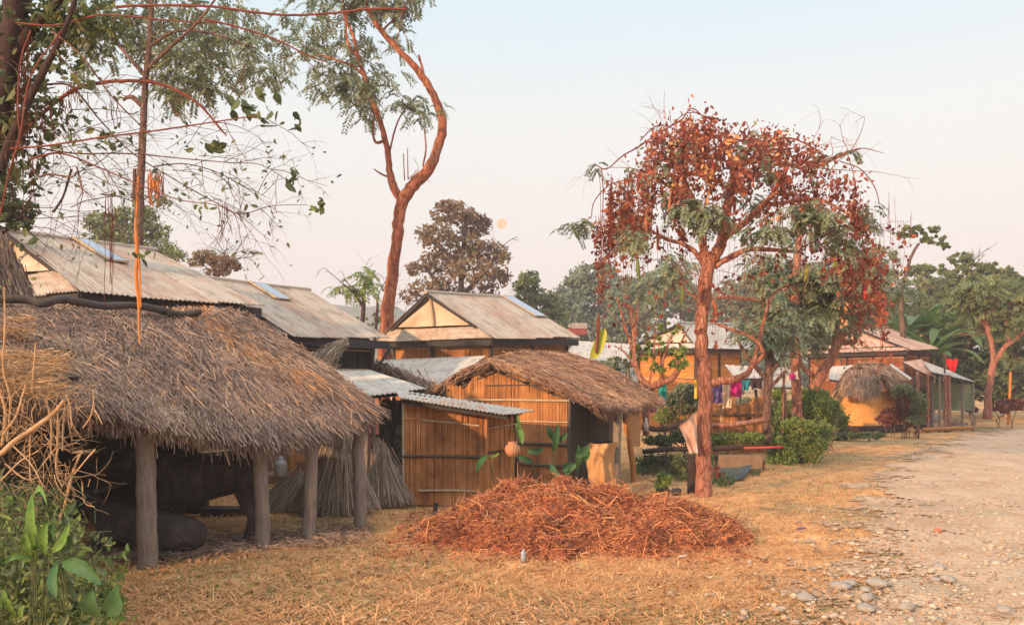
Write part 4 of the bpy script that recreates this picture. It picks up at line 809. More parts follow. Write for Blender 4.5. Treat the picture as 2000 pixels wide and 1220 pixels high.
def pod(parent, px, py, h, w, col, Y, lean=0.):
    mb = MB(); a = P(px, py, Y); hh = h/F*Y; ww = .68*w/F*Y; t_ = np.linspace(0, 1, 9); pts = np.stack([a[0]+lean*hh*t_+.05*hh*np.sin(t_*3)*R.choice((-1, 1)), np.full(9, a[1]), a[2]-hh*t_], 1)
    tube(mb, pts, ww*np.sin(np.clip(t_*.93+.05, 0, 1)*math.pi)**.6+.002, 7); o = mb.build('pod', pm[col], parent, True); o['label'] = {'red':'bright red','maroon':'dark maroon','yellow':'yellow','green':'green','brown':'rusty brown'}[col]+' hanging pod'
for q in ((1391,312,34,5,'red'),(1366,395,85,5.5,'brown'),(1360,250,60,4,'brown'),(1265,405,55,5,'brown'),(1283,440,48,4.5,'brown'),(1582,455,36,5,'red'),(1660,490,46,5,'maroon'),(1699,545,42,5.5,'red',-.25),(1576,514,36,5,'yellow',-.15),(1632,505,28,4.5,'yellow'),(1331,555,42,4.5,'green'),(1246,505,42,6,'green',.1),(1392,585,32,6,'brown',.2),(1245,340,34,4,'maroon'),(1433,385,34,4.5,'maroon'),(1170,610,50,5,'brown'),(1620,430,40,4,'maroon'),(1310,380,50,4,'brown')):
    pod(ct, q[0], q[1], q[2], q[3], q[4], 14+R.uniform(-1.5, -.4), *(q[5:]))
FD = .8
# trees behind the creeper tree
tree('leafy_tree', 'green feathery tree with straight red trunk just right of the creeper tree', 'tree', (1557,800), 22,
  [[(1560,840,9),(1556,760,9),(1553,690,9),(1552,620,9),(1555,560,8.5),(1558,500,7.5),(1562,450,6),(1566,400,4)], [(1552,620,6),(1500,590,4.5),(1440,582,3.5),(1400,580,3)], [(1556,560,6),(1590,530,5),(1630,500,4)], [(1556,600,5),(1520,560,4),(1490,530,3)]],
  'bark_pink', [('f',1610,540,70,32,230,.7,0),('f',1560,560,60,34,150,.7,.8),('f',1665,545,50,34,150,.7,-.5),('f',1510,520,48,30,110,.65,.4),('f',1630,590,60,30,150,.7,.2),('f',1570,620,50,26,90,.7,-.6),('f',1500,610,50,36,110,.7,.5),('f',1690,500,44,30,90,.65,.5),('f',1320,520,36,28,70,.6,1.5),('f',1280,560,34,28,50,.6,1.5),('f',1500,560,30,30,60,.6,-.5)], 'leaf_fern', 14, 1.2)
tree('leaning_tree', 'crooked tree with a thick limb leaning right over the reddish tin roof', 'tree', (1590,790), 25,
  [[(1575,815,12.8),(1588,765,11.5),(1605,730,10.2),(1625,695,9.3),(1640,660,9.3),(1660,640,8.5),(1690,632,8.1),(1715,615,7.6),(1733,590,6.0),(1742,570,3.4)], [(1640,660,6.0),(1632,630,5.1),(1620,600,4.2),(1605,570,3.0)], [(1715,615,4.2),(1740,600,4.2),(1760,570,2.5)], [(1640,668,5.1),(1668,668,4.2),(1672,650,2.5)], [(1600,740,5.1),(1570,720,4.2),(1560,690,3.4)], [(1672,640,3.4),(1665,600,3.0),(1680,560,2.5)]],
  'bark_pink', [('f',1650,610,50,30,90,.7,0),('f',1600,650,40,30,80,.7,.7),('f',1690,590,36,30,70,.7,.4),('f',1740,560,30,24,50,.6,0),('c',1560,645,40,26,200,.16,.8)], 'leaf_fern', 12, 1.1)
tree('branchy_sapling', 'small bare branchy tree standing left of the green hedge behind the log rail', 'tree', (1498,855), 19.5,
  [[(1498,862,9),(1498,800,8.5),(1500,750,8),(1503,715,7),(1510,680,5),(1520,640,3)], [(1500,745,5),(1475,715,4.5),(1455,690,4),(1440,660,3)], [(1502,735,5),(1525,700,4),(1540,670,3.5),(1548,640,2.4)], [(1500,760,4),(1520,740,3.5),(1535,725,3)], [(1504,712,4),(1488,680,3.4),(1480,650,2.5)]],
  'bark_grey', [('f',1500,650,44,26,90,.5,0),('f',1530,665,34,22,60,.5,.4),('f',1470,640,34,20,40,.5,-.3),('f',1485,690,30,16,30,.45,.3)], 'leaf_fern', 14, .8)
pt = tree('pollarded_tree', 'pollarded tree with upcurved red limbs and yellowing shoots right of the thatched hut', 'tree', (1288,800), 18.6,
  [[(1262,850,6.5),(1262,790,6.5),(1268,760,7.2),(1290,748,6.8),(1312,738,6.5),(1326,716,5.4),(1322,700,3.6)], [(1268,758,5.8),(1250,735,5.4),(1240,705,4.3),(1238,660,3.2),(1232,600,2.2)], [(1240,700,2.9),(1216,620,2.2),(1205,580,1.4)], [(1240,690,2.4),(1242,630,2.2),(1240,610,1.4)], [(1290,748,2.9),(1296,700,2.4),(1310,660,1.8)], [(1322,700,2.2),(1330,670,1.7),(1345,640,1.2)], [(1250,735,2.2),(1222,690,1.7),(1200,675,1.2)], [(1268,750,2.2),(1276,700,1.7),(1280,640,1.3)]],
  'bark_pink', [('s',1300,700,50,30,230,.15,0),('s',1260,690,40,26,130,.14,.3),('s',1330,700,26,24,120,.15,-.2),('s',1290,665,40,20,90,.13,.2),('c',1210,710,30,16,160,.13,.3,1),('c',1310,640,26,14,50,.12)], ['leaf_yellow_mix', 'leaf_light'] if 'leaf_yellow_mix' in M else ['leaf_light', 'leaf_mid'], 8, .6)
# round reddish tree and other background trees
def clumptree(label, base, Y, trunk, crowns, leafm, bark='bark_dark', tw=10, cat='tree', name='broadleaf_tree', group='trees behind the village'):
    return tree(name, label, cat, base, Y, trunk, bark, crowns, leafm, tw, 1.6, group)
clumptree('round reddish-brown leafy tree rising behind the central tin roof', (900,760), 46, [[(890,790,9),(892,700,9),(896,620,8),(900,560,6),(905,480,4),(910,430,2)], [(896,600,5),(860,560,4),(830,520,3)], [(898,580,5),(940,540,4),(970,500,3)], [(894,620,4),(840,590,3),(810,570,2)], [(898,610,4),(960,590,3)]],
  [('a',885,420,48,22,231,.42,0),('a',928,440,36,26,220,.42,1),('a',850,460,44,26,209,.42,-1),('a',900,480,50,30,231,.42,0),('a',950,495,42,28,209,.42,1),('a',860,510,46,28,220,.42,.5),('a',920,530,54,30,231,.42,-1),('a',970,540,30,26,121,.4,.5),('a',850,560,50,24,165,.42,0),('a',930,575,50,22,165,.42,1),('a',810,525,22,14,66,.4,0),('a',800,575,22,22,60,.4,1),('a',985,500,14,20,49,.4,0),('a',880,400,30,10,77,.4,0)], 'leaf_brown')
clumptree('dull green tree directly right of the central tin roof', (1050,760), 52, [[(1050,780,7),(1048,700,6),(1045,600,4)]], [('c',1035,555,28,28,300,.45),('c',1055,590,40,30,400,.45),('c',1080,625,34,34,340,.45),('c',1040,640,40,36,300,.45),('c',1020,600,24,40,220,.45)], 'leaf_mid')
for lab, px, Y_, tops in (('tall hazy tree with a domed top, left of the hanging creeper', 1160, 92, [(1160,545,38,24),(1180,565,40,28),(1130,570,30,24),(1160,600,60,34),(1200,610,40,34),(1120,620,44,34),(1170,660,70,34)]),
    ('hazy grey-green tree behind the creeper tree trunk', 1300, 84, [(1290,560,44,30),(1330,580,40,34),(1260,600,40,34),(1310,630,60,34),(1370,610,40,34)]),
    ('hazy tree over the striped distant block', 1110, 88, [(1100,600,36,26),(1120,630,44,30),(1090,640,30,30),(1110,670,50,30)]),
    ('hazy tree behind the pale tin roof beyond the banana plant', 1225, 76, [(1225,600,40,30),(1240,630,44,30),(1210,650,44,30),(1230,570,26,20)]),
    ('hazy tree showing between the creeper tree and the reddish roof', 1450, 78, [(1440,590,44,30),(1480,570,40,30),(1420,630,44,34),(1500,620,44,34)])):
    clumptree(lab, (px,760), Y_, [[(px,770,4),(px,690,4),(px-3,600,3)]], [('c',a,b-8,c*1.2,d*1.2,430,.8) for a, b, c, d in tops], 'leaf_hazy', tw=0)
clumptree('rounded green tree behind the ridge of the leftmost tin roof', (235,800), 42, [[(238,800,7),(238,600,6),(240,480,4.5),(248,420,3)], [(240,480,4),(200,450,3)], [(240,490,4),(290,460,3)]], [('a',200,435,40,24,260,.34),('a',255,425,44,26,280,.34),('a',240,460,56,28,380,.34),('a',300,450,36,24,240,.34),('a',310,485,44,22,260,.34),('a',285,420,26,20,130,.3),('a',340,500,30,16,130,.3),('a',315,395,20,14,60,.3),('a',190,470,34,20,160,.3)], 'leaf_mid')
clumptree('small flat-topped tree beyond the far end of the leftmost roof', (420,700), 40, [[(418,720,4),(420,600,4),(422,540,3.4),(410,510,2.4)], [(421,545,3),(440,525,2.4),(455,512,1.6)]], [('a',400,500,26,13,190,.26),('a',435,512,34,15,260,.26),('a',425,530,30,10,130,.26),('a',385,512,20,12,100,.26),('a',462,522,12,10,60,.26)], 'leaf_brown')
clumptree('light green feathery tree between the second roof and the forked trunk', (708,760), 34, [[(706,780,5),(706,680,4.4),(710,600,4),(712,550,3)], [(710,600,3),(690,570,2.4),(670,555,1.8)], [(724,780,4),(728,700,3.6),(735,630,3),(738,580,2)]], [('f',712,533,24,12,26,.9,0),('f',688,562,24,8,18,.9,.5),('f',722,560,16,12,14,.9,0),('c',715,628,26,10,50,.2,0),('c',745,620,20,16,60,.2,.5),('f',665,560,12,7,8,.7)], ['leaf_light'])
clumptree('dark evergreen tree top at the far left edge above the tin roof', (10,700), 13.5, [[(-40,900,12),(-35,600,11),(-20,480,9),(0,400,6),(10,330,4)], [(-20,480,5),(20,440,4),(50,420,3)]], [('c',5,400,34,30,420,.12,0),('c',45,410,32,22,340,.12,.3),('c',20,435,46,16,300,.12,0),('c',0,350,40,40,300,.12,0),('c',-20,300,50,40,300,.12,0)], ['leaf_dark'], group=None)
# right-hand trees
tree('forked_orange_tree', 'slender orange-barked tree that forks beside the dirt road at right', 'tree', (1930,815), 33,
  [[(1928,818,9),(1930,780,7),(1934,740,6.4),(1940,708,6.4)], [(1940,708,5),(1936,670,4.5),(1928,640,5),(1922,600,3.6),(1918,560,2.4)], [(1942,708,5),(1960,680,4.5),(1985,660,4.2),(2005,640,3.6),(2030,600,3)], [(1972,668,4),(1965,630,3.4),(1972,590,2.4)], [(1928,640,3),(1908,620,2.4),(1890,590,1.8)]],
  'bark_pink', [('f',1905,600,36,22,165,.6,0),('f',1950,600,40,24,180,.6,.5),('f',1985,620,34,24,150,.6,0),('f',1920,560,40,22,165,.6,-.5),('f',1880,575,24,16,75,.6,0),('f',1960,560,40,16,135,.6,.8),('f',2000,570,30,16,105,.6,0),('f',1940,640,30,14,75,.6,.4)], 'leaf_mid', 8, 1.2)
tree('umbrella_tree', 'tree with a flat umbrella-shaped green crown against the sky at right', 'tree', (1790,780), 38,
  [[(1770,790,6),(1768,720,5.5),(1762,640,5),(1760,580,4.4),(1768,540,3.6),(1780,500,3),(1795,475,2.4)], [(1762,600,3),(1740,560,2.4),(1730,520,1.8)]],
  'bark_grey', [('c',1795,450,38,10,330,.28,0),('c',1825,468,28,10,240,.28,0),('c',1765,460,24,9,160,.28,.5),('c',1845,480,12,8,70,.26,0),('c',1742,540,26,16,140,.28,0),('c',1750,500,14,10,50,.25,0)], 'leaf_mid', 6, 1.4)
clumptree('tall layered green tree above the red cloth on the right', (1890,780), 46, [[(1895,800,7),(1893,700,6.5),(1890,600,6),(1892,540,4.6),(1888,500,3)]], [('c',1885,505,28,12,220,.38),('c',1905,525,40,13,300,.38),('c',1875,540,34,13,240,.38),('c',1925,520,26,10,150,.36),('c',1900,560,50,18,360,.38),('c',1850,525,22,12,110,.36),('c',1860,580,40,20,260,.38),('c',1930,570,40,20,240,.38)], 'leaf_mid')
for lab, px, Y_, tops, lf in (('bushy dark green tree behind the right-hand shed', 1870, 44, [(1860,630,50,30),(1900,650,50,34),(1860,690,44,30),(1910,710,40,30)], 'leaf_dark'),
   ('dense olive tree at the right edge beyond the orange forked tree', 1985, 42, [(1990,600,36,26),(1975,650,40,34),(2010,640,40,40),(1985,710,50,36),(1950,740,40,26),(2020,760,40,30)], 'leaf_mid'),
   ('broad green tree filling the gap right of the reddish roof', 1850, 47, [(1840,600,44,30),(1870,570,36,24),(1830,640,44,34),(1860,680,44,34),(1840,730,50,30)], 'leaf_dark'),
   ('pale green tree at the far right edge of the wood', 1950, 52, [(1950,580,40,26),(1930,620,44,30),(1970,610,40,30),(1940,670,44,34),(1980,560,30,20),(1930,550,40,22),(1960,535,30,14)], 'leaf_mid'),
   ('dark bushy tree low beyond the roadside stake', 1935, 43, [(1920,740,40,26),(1900,760,44,24),(1960,760,44,26),(1880,740,30,30)], 'leaf_dark'),
   ('tall pale green tree above the awnings, left of the orange forked tree', 1815, 54, [(1800,560,40,26),(1830,585,44,30),(1780,590,40,28),(1850,560,36,24),(1820,620,50,30),(1765,620,40,28),(1800,530,26,16)], 'leaf_mid'),
   ('round dark green tree at the right edge of the photo', 2010, 40, [(2010,580,34,26),(1985,560,28,20),(2015,620,36,30),(1990,640,40,30)], 'leaf_dark'),
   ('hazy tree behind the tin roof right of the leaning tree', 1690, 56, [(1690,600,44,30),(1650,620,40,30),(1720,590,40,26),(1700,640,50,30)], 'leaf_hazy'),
   ('dark tree mass behind the banana clump', 1790, 50, [(1790,600,50,30),(1750,630,44,34),(1820,640,44,34),(1780,680,50,34),(1730,680,40,30)], 'leaf_dark')):
    clumptree(lab, (px,780), Y_, [[(px,800,6),(px,720,5),(px+2,640,4)]], [('c',a,b,c,d,420,.4) for a, b, c, d in tops], lf, tw=4)

# banana plants
def blade(mb, base, hd, L, W, up, mat=0, curl=1.0, m=9):
    """one arching paddle leaf with a folded midrib"""
    d = np.array([math.cos(hd), math.sin(hd), 0]); t_ = np.linspace(0, 1, m); a = up-curl*t_*1.6; seg = L/(m-1)
    pts = [np.asarray(base, float)]
    for i in range(1, m): pts.append(pts[-1]+(d*math.cos(a[i])+np.array([0, 0, math.sin(a[i])]))*seg)
    pts = np.array(pts); s = np.array([-d[1], d[0], 0]); w_ = W*.5*np.sin(np.clip(t_*.94+.04, 0, 1)*math.pi)**.55*np.where(t_ < .12, .25, 1)
    l = pts+s*w_[:, None]+[0,0,1]*(w_*.35)[:, None]+N.normal(0, W*.02, (m, 3)); r = pts-s*w_[:, None]+[0,0,1]*(w_*.35)[:, None]+N.normal(0, W*.02, (m, 3))
    V = np.concatenate([l, pts, r]); mb.add(V, [(i, i+1, m+i+1, m+i) for i in range(m-1)]+[(m+i, m+i+1, 2*m+i+1, 2*m+i) for i in range(m-1)], mat)
def banana(label, px, py, Y, h, n, L, W, name='banana_plant', group='banana plants', ups=(.5, 1.35), mat='banana', extra=()):
    b = P(px, py, Y)*[1,1,0]; t = thing(name, b, label, 'banana plant', group); mb = MB(); tube(mb, spl([b+[0,0,-.05], b+[.03,0,h*.5], b+[.02,.02,h]], 4), np.linspace(.05, .03, 9)*h**.5+.01, 9, 0, .05); mb.build('stem', M['stem_tan'], t, True)
    mb = MB()
    for k in range(n): blade(mb, b+[0,0,h*R.uniform(.85, 1.)], k*2.4+R.uniform(-.4, .4), L*R.uniform(.75, 1.15), W*R.uniform(.8, 1.1), R.uniform(*ups), 0, R.uniform(.5, 1.1))
    mb.build('leaf', M[mat], t, True); return t
for lab, px, Y_, h in (('tall banana plant behind the reddish tin roof, left of its clump', 1755, 41, 3.8), ('banana plant with the highest leaves in the clump behind the reddish roof', 1800, 42, 4.6), ('banana plant right of the clump, above the awning', 1845, 41, 4.0), ('banana plant low at the right end of the reddish roof', 1822, 39, 3.0), ('banana plant beyond the orange forked tree', 1965, 44, 2.2)):
    banana(lab, px, 800, Y_, h, 11, 2.5, .55)
bt = banana('banana plant with one upright yellow leaf behind the thatched hut', 1160, 800, 19.6, 1.7, 5, .9, .26, ups=(.2, .9))
mb = MB(); b0 = P(1164,708,19.6); hb = [P(1158,700,19.6), P(1163,690,19.6), P(1170,672,19.6), P(1176,652,19.6), P(1179,642,19.6)]; p_ = spl(hb, 4); m_ = len(p_); w_ = .13*np.sin(np.linspace(.12, .97, m_)*math.pi)**.6
V = np.concatenate([p_-np.outer(w_, [1,.2,0]), p_+[0,.03,0], p_+np.outer(w_, [1,-.2,0])]); mb.add(V, [(i, i+1, m_+i+1, m_+i) for i in range(m_-1)]+[(m_+i, m_+i+1, 2*m_+i+1, 2*m_+i) for i in range(m_-1)]); o = mb.build('leaf', M['banana_yellow'], bt, True); o['label'] = 'upright yellow-green leaf'
mb = MB(); tube(mb, spl([P(1164,690,19.55), P(1167,660,19.55), P(1169,640,19.5), P(1171,612,19.5)], 4), np.array([.02]+[.04]*8+[.04,.03,.02,.01]), 7); o = mb.build('leaf', M['vine_red'], bt, True); o['label'] = 'shrivelled dark red leaf'

# hedges and bushes
def bush(label, Y, parts, lf, sz, cat='bush', name='bush', group='yard hedges and bushes', bark='bark_grey'):
    px = np.mean([q[0] for q in parts]); t = thing(name, P(px, 800, Y)*[1,1,0], label, cat, group); mb = MB()
    for q in parts:
        o = P(q[0], q[1], Y+(q[5] if len(q) > 5 else R.uniform(-.3, .3))); r = np.array([q[2], (q[2]+q[3])*.5, q[3]])/F*Y; leaves(mb, clumpy(o, r, max(6, q[4]//4), 22, min(r)*.38), sz*.72, .6, .05, 0)
    mb.build('leaves', [M[lf]] if isinstance(lf, str) else [M[x] for x in lf], t)
    for q in parts[:4]:
        o = P(q[0], q[1], Y); b = o*[1,1,0]
        for k in range(2): mb = MB(); tube(mb, spl([b+[R.uniform(-.1,.1), R.uniform(-.1,.1), -.03], (b+o)/2+N.normal(size=3)*.08, o+N.normal(size=3)*[.2,.1,.1]], 4), .014, 5); mb.build('stem', M[bark], t, True)
    return t
bush('dense green hedge bush beneath the leaning tree', 23, [(1540,800,38,30,460),(1590,795,48,34,620),(1575,772,38,20,300),(1622,800,28,26,260),(1560,830,44,30,460),(1610,820,30,26,300)], 'leaf_hedge', .11)
bush('yellow-green hedge at the yard corner beside the dirt road', 20.0, [(1560,850,46,28,620),(1530,880,38,34,560),(1580,880,36,34,520),(1525,905,36,24,460),(1565,905,38,24,460),(1605,842,30,26,340),(1510,860,28,20,280),(1560,830,46,22,400),(1595,865,28,24,300)], 'leaf_hedge', .085)
bush('low green bed of plants under the log rail', 18.8, [(1430,855,40,16,420),(1470,855,30,16,300),(1400,860,24,14,220)], 'leaf_hedge', .075)
bush('grey-green leafy bush behind the clothesline', 23, [(1340,765,30,26,420),(1330,795,34,20,380),(1355,780,20,26,240),(1310,780,20,20,200)], 'leaf_fern', .11)
bush('dark green plants in the yard right of the thatched hut', 18.2, [(1290,860,40,16,420),(1330,850,26,20,260),(1270,905,24,22,260),(1300,900,28,16,200)], 'leaf_dark', .08)
bush('small yellow-green shrub at the right end of the straw heap', 14.6, [(1298,935,18,18,130),(1290,950,14,12,80)], 'leaf_light', .075)
bush('tall reddish dry creeper bush in front of the reddish house', 28.5, [(1770,790,30,34,360),(1745,810,30,24,260),(1790,815,24,22,200),(1730,820,22,16,140)], 'leaf_dry', .12)
bush('green creeper over the dry bush beside the clay store hut', 28, [(1765,765,28,18,300),(1795,790,20,28,260),(1790,820,20,16,160)], 'leaf_mid', .11)
bush('broad-leaved weed against the left edge of the reed shed', 15.4, [(786,850,10,22,60),(790,880,14,18,60)], 'leaf_fern', .16)
bush('low scrub along the far end of the dirt road', 34, [(1975,790,34,16,300),(1900,800,16,8,80),(1950,800,30,10,140)], 'leaf_dry', .16)
bush('red-leaved garden plant beside the yellow-green hedge', 18.3, [(1490,920,12,10,90),(1486,905,8,8,40)], 'leaf_dry', .07)

bush('green shrubs filling the yard left of the reed fence', 23.5, [(1300,810,30,26,260),(1375,800,24,30,240),(1345,830,34,18,240)], 'leaf_hedge', .10)
bush('leafy shrub behind the reed fence and the washing', 24.5, [(1425,800,30,18,240),(1465,790,30,22,260),(1500,800,30,26,260)], 'leaf_fern', .10)
bush('bright green shrub between the branchy small tree and the thin pink stake', 21.5, [(1515,810,22,30,300),(1520,770,20,18,160),(1530,840,26,20,260)], 'leaf_hedge', .09)
bush('wide green shrub at the foot of the leaning tree, right side', 27.5, [(1615,800,34,34,420),(1640,820,24,24,260),(1600,770,24,14,160)], 'leaf_hedge', .12)
bush('low weeds along the verge in front of the clay store hut', 27, [(1660,850,40,10,200),(1700,850,40,10,200),(1630,855,30,14,200)], 'leaf_mid', .10)
bush('weedy dark plants in the shade right of the hut porch', 17.2, [(1262,930,16,20,160),(1330,905,30,20,240),(1340,935,16,16,130)], 'leaf_dark', .08)
bush('small red-flowered plant at the right of the creeper tree foot', 16.5, [(1404,930,12,12,90),(1398,915,8,10,50)], 'leaf_dry', .06)
# ------------------------------------------------------------------ foreground tangle at the left
ft = thing('vine_tree', P(-90,1250,6.8)*[1,1,0], 'dark trunk at the left edge with bare arching vines and twigs reaching over the roofs', 'tree')
mb = MB(); wood(mb, 6.9, [(-95,1330,30.0),(-85,1000,25.5),(-70,700,24.0),(-40,420,22.5),(-5,260,21.8),(12,150,21.0),(28,40,22.5),(40,-60,22.5)], 5, 12)
wood(mb, 6.9, [(20,120,15.0),(60,60,10.5),(100,20,8.2),(150,-40,6.8)], 4, 8); wood(mb, 6.7, [(0,330,9.0),(40,230,8.2),(90,130,6.8),(125,60,5.2),(150,-10,4.5)], 4, 8)
mb.build('trunk', M['bark_dark'], ft, True)
RL = [[(q[0], q[1], q[2]*.52) for q in L] for L in ([(-20,30,6),(60,24,6),(150,20,5.5),(260,12,5),(400,12,4.6),(480,22,4.4),(560,30,4.2),(650,26,4),(720,18,4.4),(795,18,3)], [(400,38,4),(460,52,3.6),(540,78,3.4),(600,108,3),(640,122,2)],
  [(30,275,5.5),(80,225,6),(140,178,6.5),(190,163,6.5),(250,158,6),(310,163,6),(360,185,5.5),(395,210,5),(425,245,4.4),(442,265,3)], [(20,290,4),(90,285,3.6),(200,268,3.4),(300,256,3.2),(380,244,2.8),(500,226,2)],
  [(90,165,4),(140,170,4),(200,240,3),(260,300,2.6),(340,350,2.4),(420,395,2.2),(470,418,2),(530,402,1.5),(600,400,1)], [(100,60,3.6),(160,110,3.2),(220,190,3),(300,270,2.4)], [(80,290,3.4),(150,300,3),(250,300,2.6),(360,310,2.2),(450,318,1.8),(510,322,1.5),(560,352,1)],
  [(300,325,2.4),(360,320,2.2),(420,335,2),(470,360,1.6),(520,385,1)], [(60,310,4),(120,300,3.6),(200,330,3),(270,360,2.4),(350,390,2),(420,400,1.6),(470,420,1.2)], [(60,320,4),(75,345,4.5),(95,340,4),(140,345,3.6),(150,335,3)], [(140,330,4.4),(125,380,4),(105,415,3.4)], [(150,325,3.6),(158,360,3.4),(162,378,3)],
  [(120,60,3),(60,150,3),(40,260,3.4),(15,350,3.4),(-10,470,3)], [(40,290,3),(35,200,3.4),(40,120,3),(60,60,2.6)], [(440,205,2),(470,150,1.8),(478,135,2.4)], [(30,45,4),(110,50,3.6),(200,30,3.2),(330,40,2.6),(420,45,2)])]
mb = MB(); md = MB(); tips = []
for i, L in enumerate(RL):
    s = wood(mb if i in (0,1,2,3,8,12,13,15) else md, 6.9+R.uniform(-.5, .5), L, 6, 6)
    for k in range(7 if i in (2,4,6,7,8) else 3):
        j = R.randint(len(s)//4, len(s)-1); d = nz(s[j]-s[j-1])*.7+N.normal(size=3)*.55; twig(md, s[j], d, R.uniform(.18, .5), .0038, 2, .25, 0, tips, .3, 3)
for k in range(40):     # knot of twigs round the left edge
    p = P(R.uniform(-20, 200), R.uniform(60, 420), 6.9+R.uniform(-.6, .6)); twig(md, p, [R.uniform(-.2, 1), R.uniform(-.4, .4), R.uniform(-.7, .5)], R.uniform(.25, .7), .0045, 2, .15, 0, tips, .3, 3)
for k in range(24):
    p = P(R.uniform(150, 480), R.uniform(240, 400), 6.9+R.uniform(-.6, .6)); twig(md, p, [1, R.uniform(-.3, .3), R.uniform(-.8, .5)], R.uniform(.2, .5), .003, 2, .3, 0, tips, .3, 3)
mb.build('vine', M['vine_red'], ft, True); md.build('twigs', M['bark_grey'], ft, True)['kind'] = 'stuff'
for px, y0, y1, n in ((215,380,600,7),(213,395,440,8),(140,150,240,8),(50,60,330,10),(437,400,480,6),(225,190,250,6),(310,330,400,8),(120,180,260,8),(330,200,240,4),(40,150,420,10),(90,200,300,10),(60,300,420,6)):
    mb = MB()
    for k in range(n):
        x = px+R.uniform(-10, 10); a = P(x, y0+R.uniform(-8, 15), 6.8); b = P(x+R.uniform(-8, 8), y1-R.uniform(0, (y1-y0)*.5), 6.8); m = 6; t_ = np.linspace(0, 1, m)[:, None]
        tube(mb, a+(b-a)*t_+np.cumsum(N.normal(0, .007, (m, 3)), 0), .0028, 3, cap=False)
    mb.build('hanging_root', M['vine_red'], ft)
mb = MB(); s = wood(mb, 6.8, [(292,330,1.4),(300,360,2),(296,372,2.4)], 3, 5)
for k in range(16):
    x = 303+R.uniform(-14, 12); a = P(x, 340+R.uniform(-6, 10), 6.8); b = P(x+R.uniform(-6, 6), 375+R.uniform(0, 30), 6.8); tube(mb, [a, (a+b)/2+N.normal(size=3)*.01, b], .004, 4)
wood(mb, 6.8, [(270,345,1.6),(268,400,2.2),(265,440,2.8),(268,490,3.6),(266,540,3.4),(271,590,2.8),(271,630,1.9),(273,672,1)], 5, 7); wood(mb, 6.8, [(266,440,2),(272,520,2.4),(275,600,1.6)], 4, 5)
mb.build('aerial_root', M['vine_orange'], ft, True)
mb = MB()
tp = np.array(tips); sel = tp[N.integers(0, len(tp), 520)]; leaves(mb, sel+N.normal(size=sel.shape)*.02, .05, .5, .4, 0, .3)
for px, py, n, sz, sp in ((460,205,5,.13,10),(485,215,5,.11,10),(500,212,5,.12,14),(520,225,5,.11,12),(505,240,3,.10,8),(540,200,3,.10,5),(580,238,4,.13,8),(580,255,2,.09,3),(415,285,5,.09,8),(435,290,4,.09,8),(378,295,3,.06,6),(570,365,5,.10,9),(573,350,3,.09,8),(608,400,5,.10,8),(625,402,4,.10,7),(160,160,5,.12,10),(165,235,3,.08,6),(215,285,4,.08,10),(520,325,2,.05,4),(75,160,6,.10,14),(30,250,8,.12,18),(20,180,8,.12,18),(150,275,4,.08,12),(105,270,6,.08,14),(290,500,5,.10,9),(195,510,3,.06,6),(40,470,5,.08,10),(65,100,6,.10,20),(60,330,5,.08,20),(50,210,6,.10,20),(215,270,4,.08,15),(180,280,4,.08,15)):
    leaves(mb, P(px, py, 6.8)+N.normal(size=(n, 3))*sp/F*6.8, sz, .6, .55, 0, .35)
for px, py, rx, ry, n in ((60,40,90,60,420),(30,120,60,70,280),(120,50,80,50,180),(40,330,50,60,130),(200,60,60,40,120),(90,230,60,40,130),(160,30,80,40,260),(20,250,40,50,160),(60,180,40,40,90),(120,100,60,40,120)):
    leaves(mb, blob(P(px, py, 7.0), np.array([rx, 60, ry])/F*7, n, .1), .075, .5, .3, 0, .3)
mb.build('leaves', [M['leaf_dark']], ft)

M['leaf_stem'] = plain('leaf_stem', (.075,.095,.035), .7)
# undergrowth: dry stalks, weeds and broad leaves at the lower left
ug = thing('weed_thicket', P(60,1250,6.3)*[1,1,0], 'tangle of green weeds and dry twigs filling the lower left corner', 'weeds')
mb = MB(); st = MB()
for i in range(170):
    px = R.uniform(-60, 225); Y_ = R.uniform(5.9, 7.4); b = P(px, 1200, Y_)*[1,1,0]; lim = np.interp(px, [-60,40,120,175,215,240], [900,940,950,1040,1100,1160]); top = P(px+R.uniform(-30, 40), R.uniform(lim, lim+190), Y_)
    if top[2] < .05: continue
    pts = spl([b, (b+top)/2+N.normal(size=3)*.06, top], 5); tube(st, pts, np.linspace(.0035, .0015, len(pts)), 4, cap=False); n = int(10+26*top[2]); c = pl(pts, N.uniform(.15, 1, n))+N.normal(size=(n, 3))*.045; leaves(mb, c, R.uniform(.045, .10), .42, .1, R.choice((0, 0, 1, 1, 2)), .35)
leaves(mb, blob(P(70, 1190, 6.5), (.66, .5, .22), 2300, .1), .06, .45, .0, 1, .35); leaves(mb, blob(P(60, 1120, 6.8), (.55, .4, .30), 1500, .1), .05, .45, .0, 0, .35); leaves(mb, blob(P(30, 1020, 7.1), (.45, .4, .35), 1500, .1), .055, .45, .0, 2, .35)
for i in range(120):
    p = P(R.uniform(-40, 190), R.uniform(960, 1210), R.uniform(6, 6.8)); d = nz(N.normal(size=3)+[0,0,.7]); tube(st, [p, p+d*R.uniform(.08, .3)], .0026, 3, cap=False)
mb.build('leaves', [M['leaf_mid'], M['leaf_light'], M['leaf_dark']], ug); st.build('stem', M['leaf_stem'], ug)
dt = thing('dry_stalks', P(20,1250,6.2)*[1,1,0], 'pale broken stalks and branches leaning against the left side of the shelter', 'dry branches')
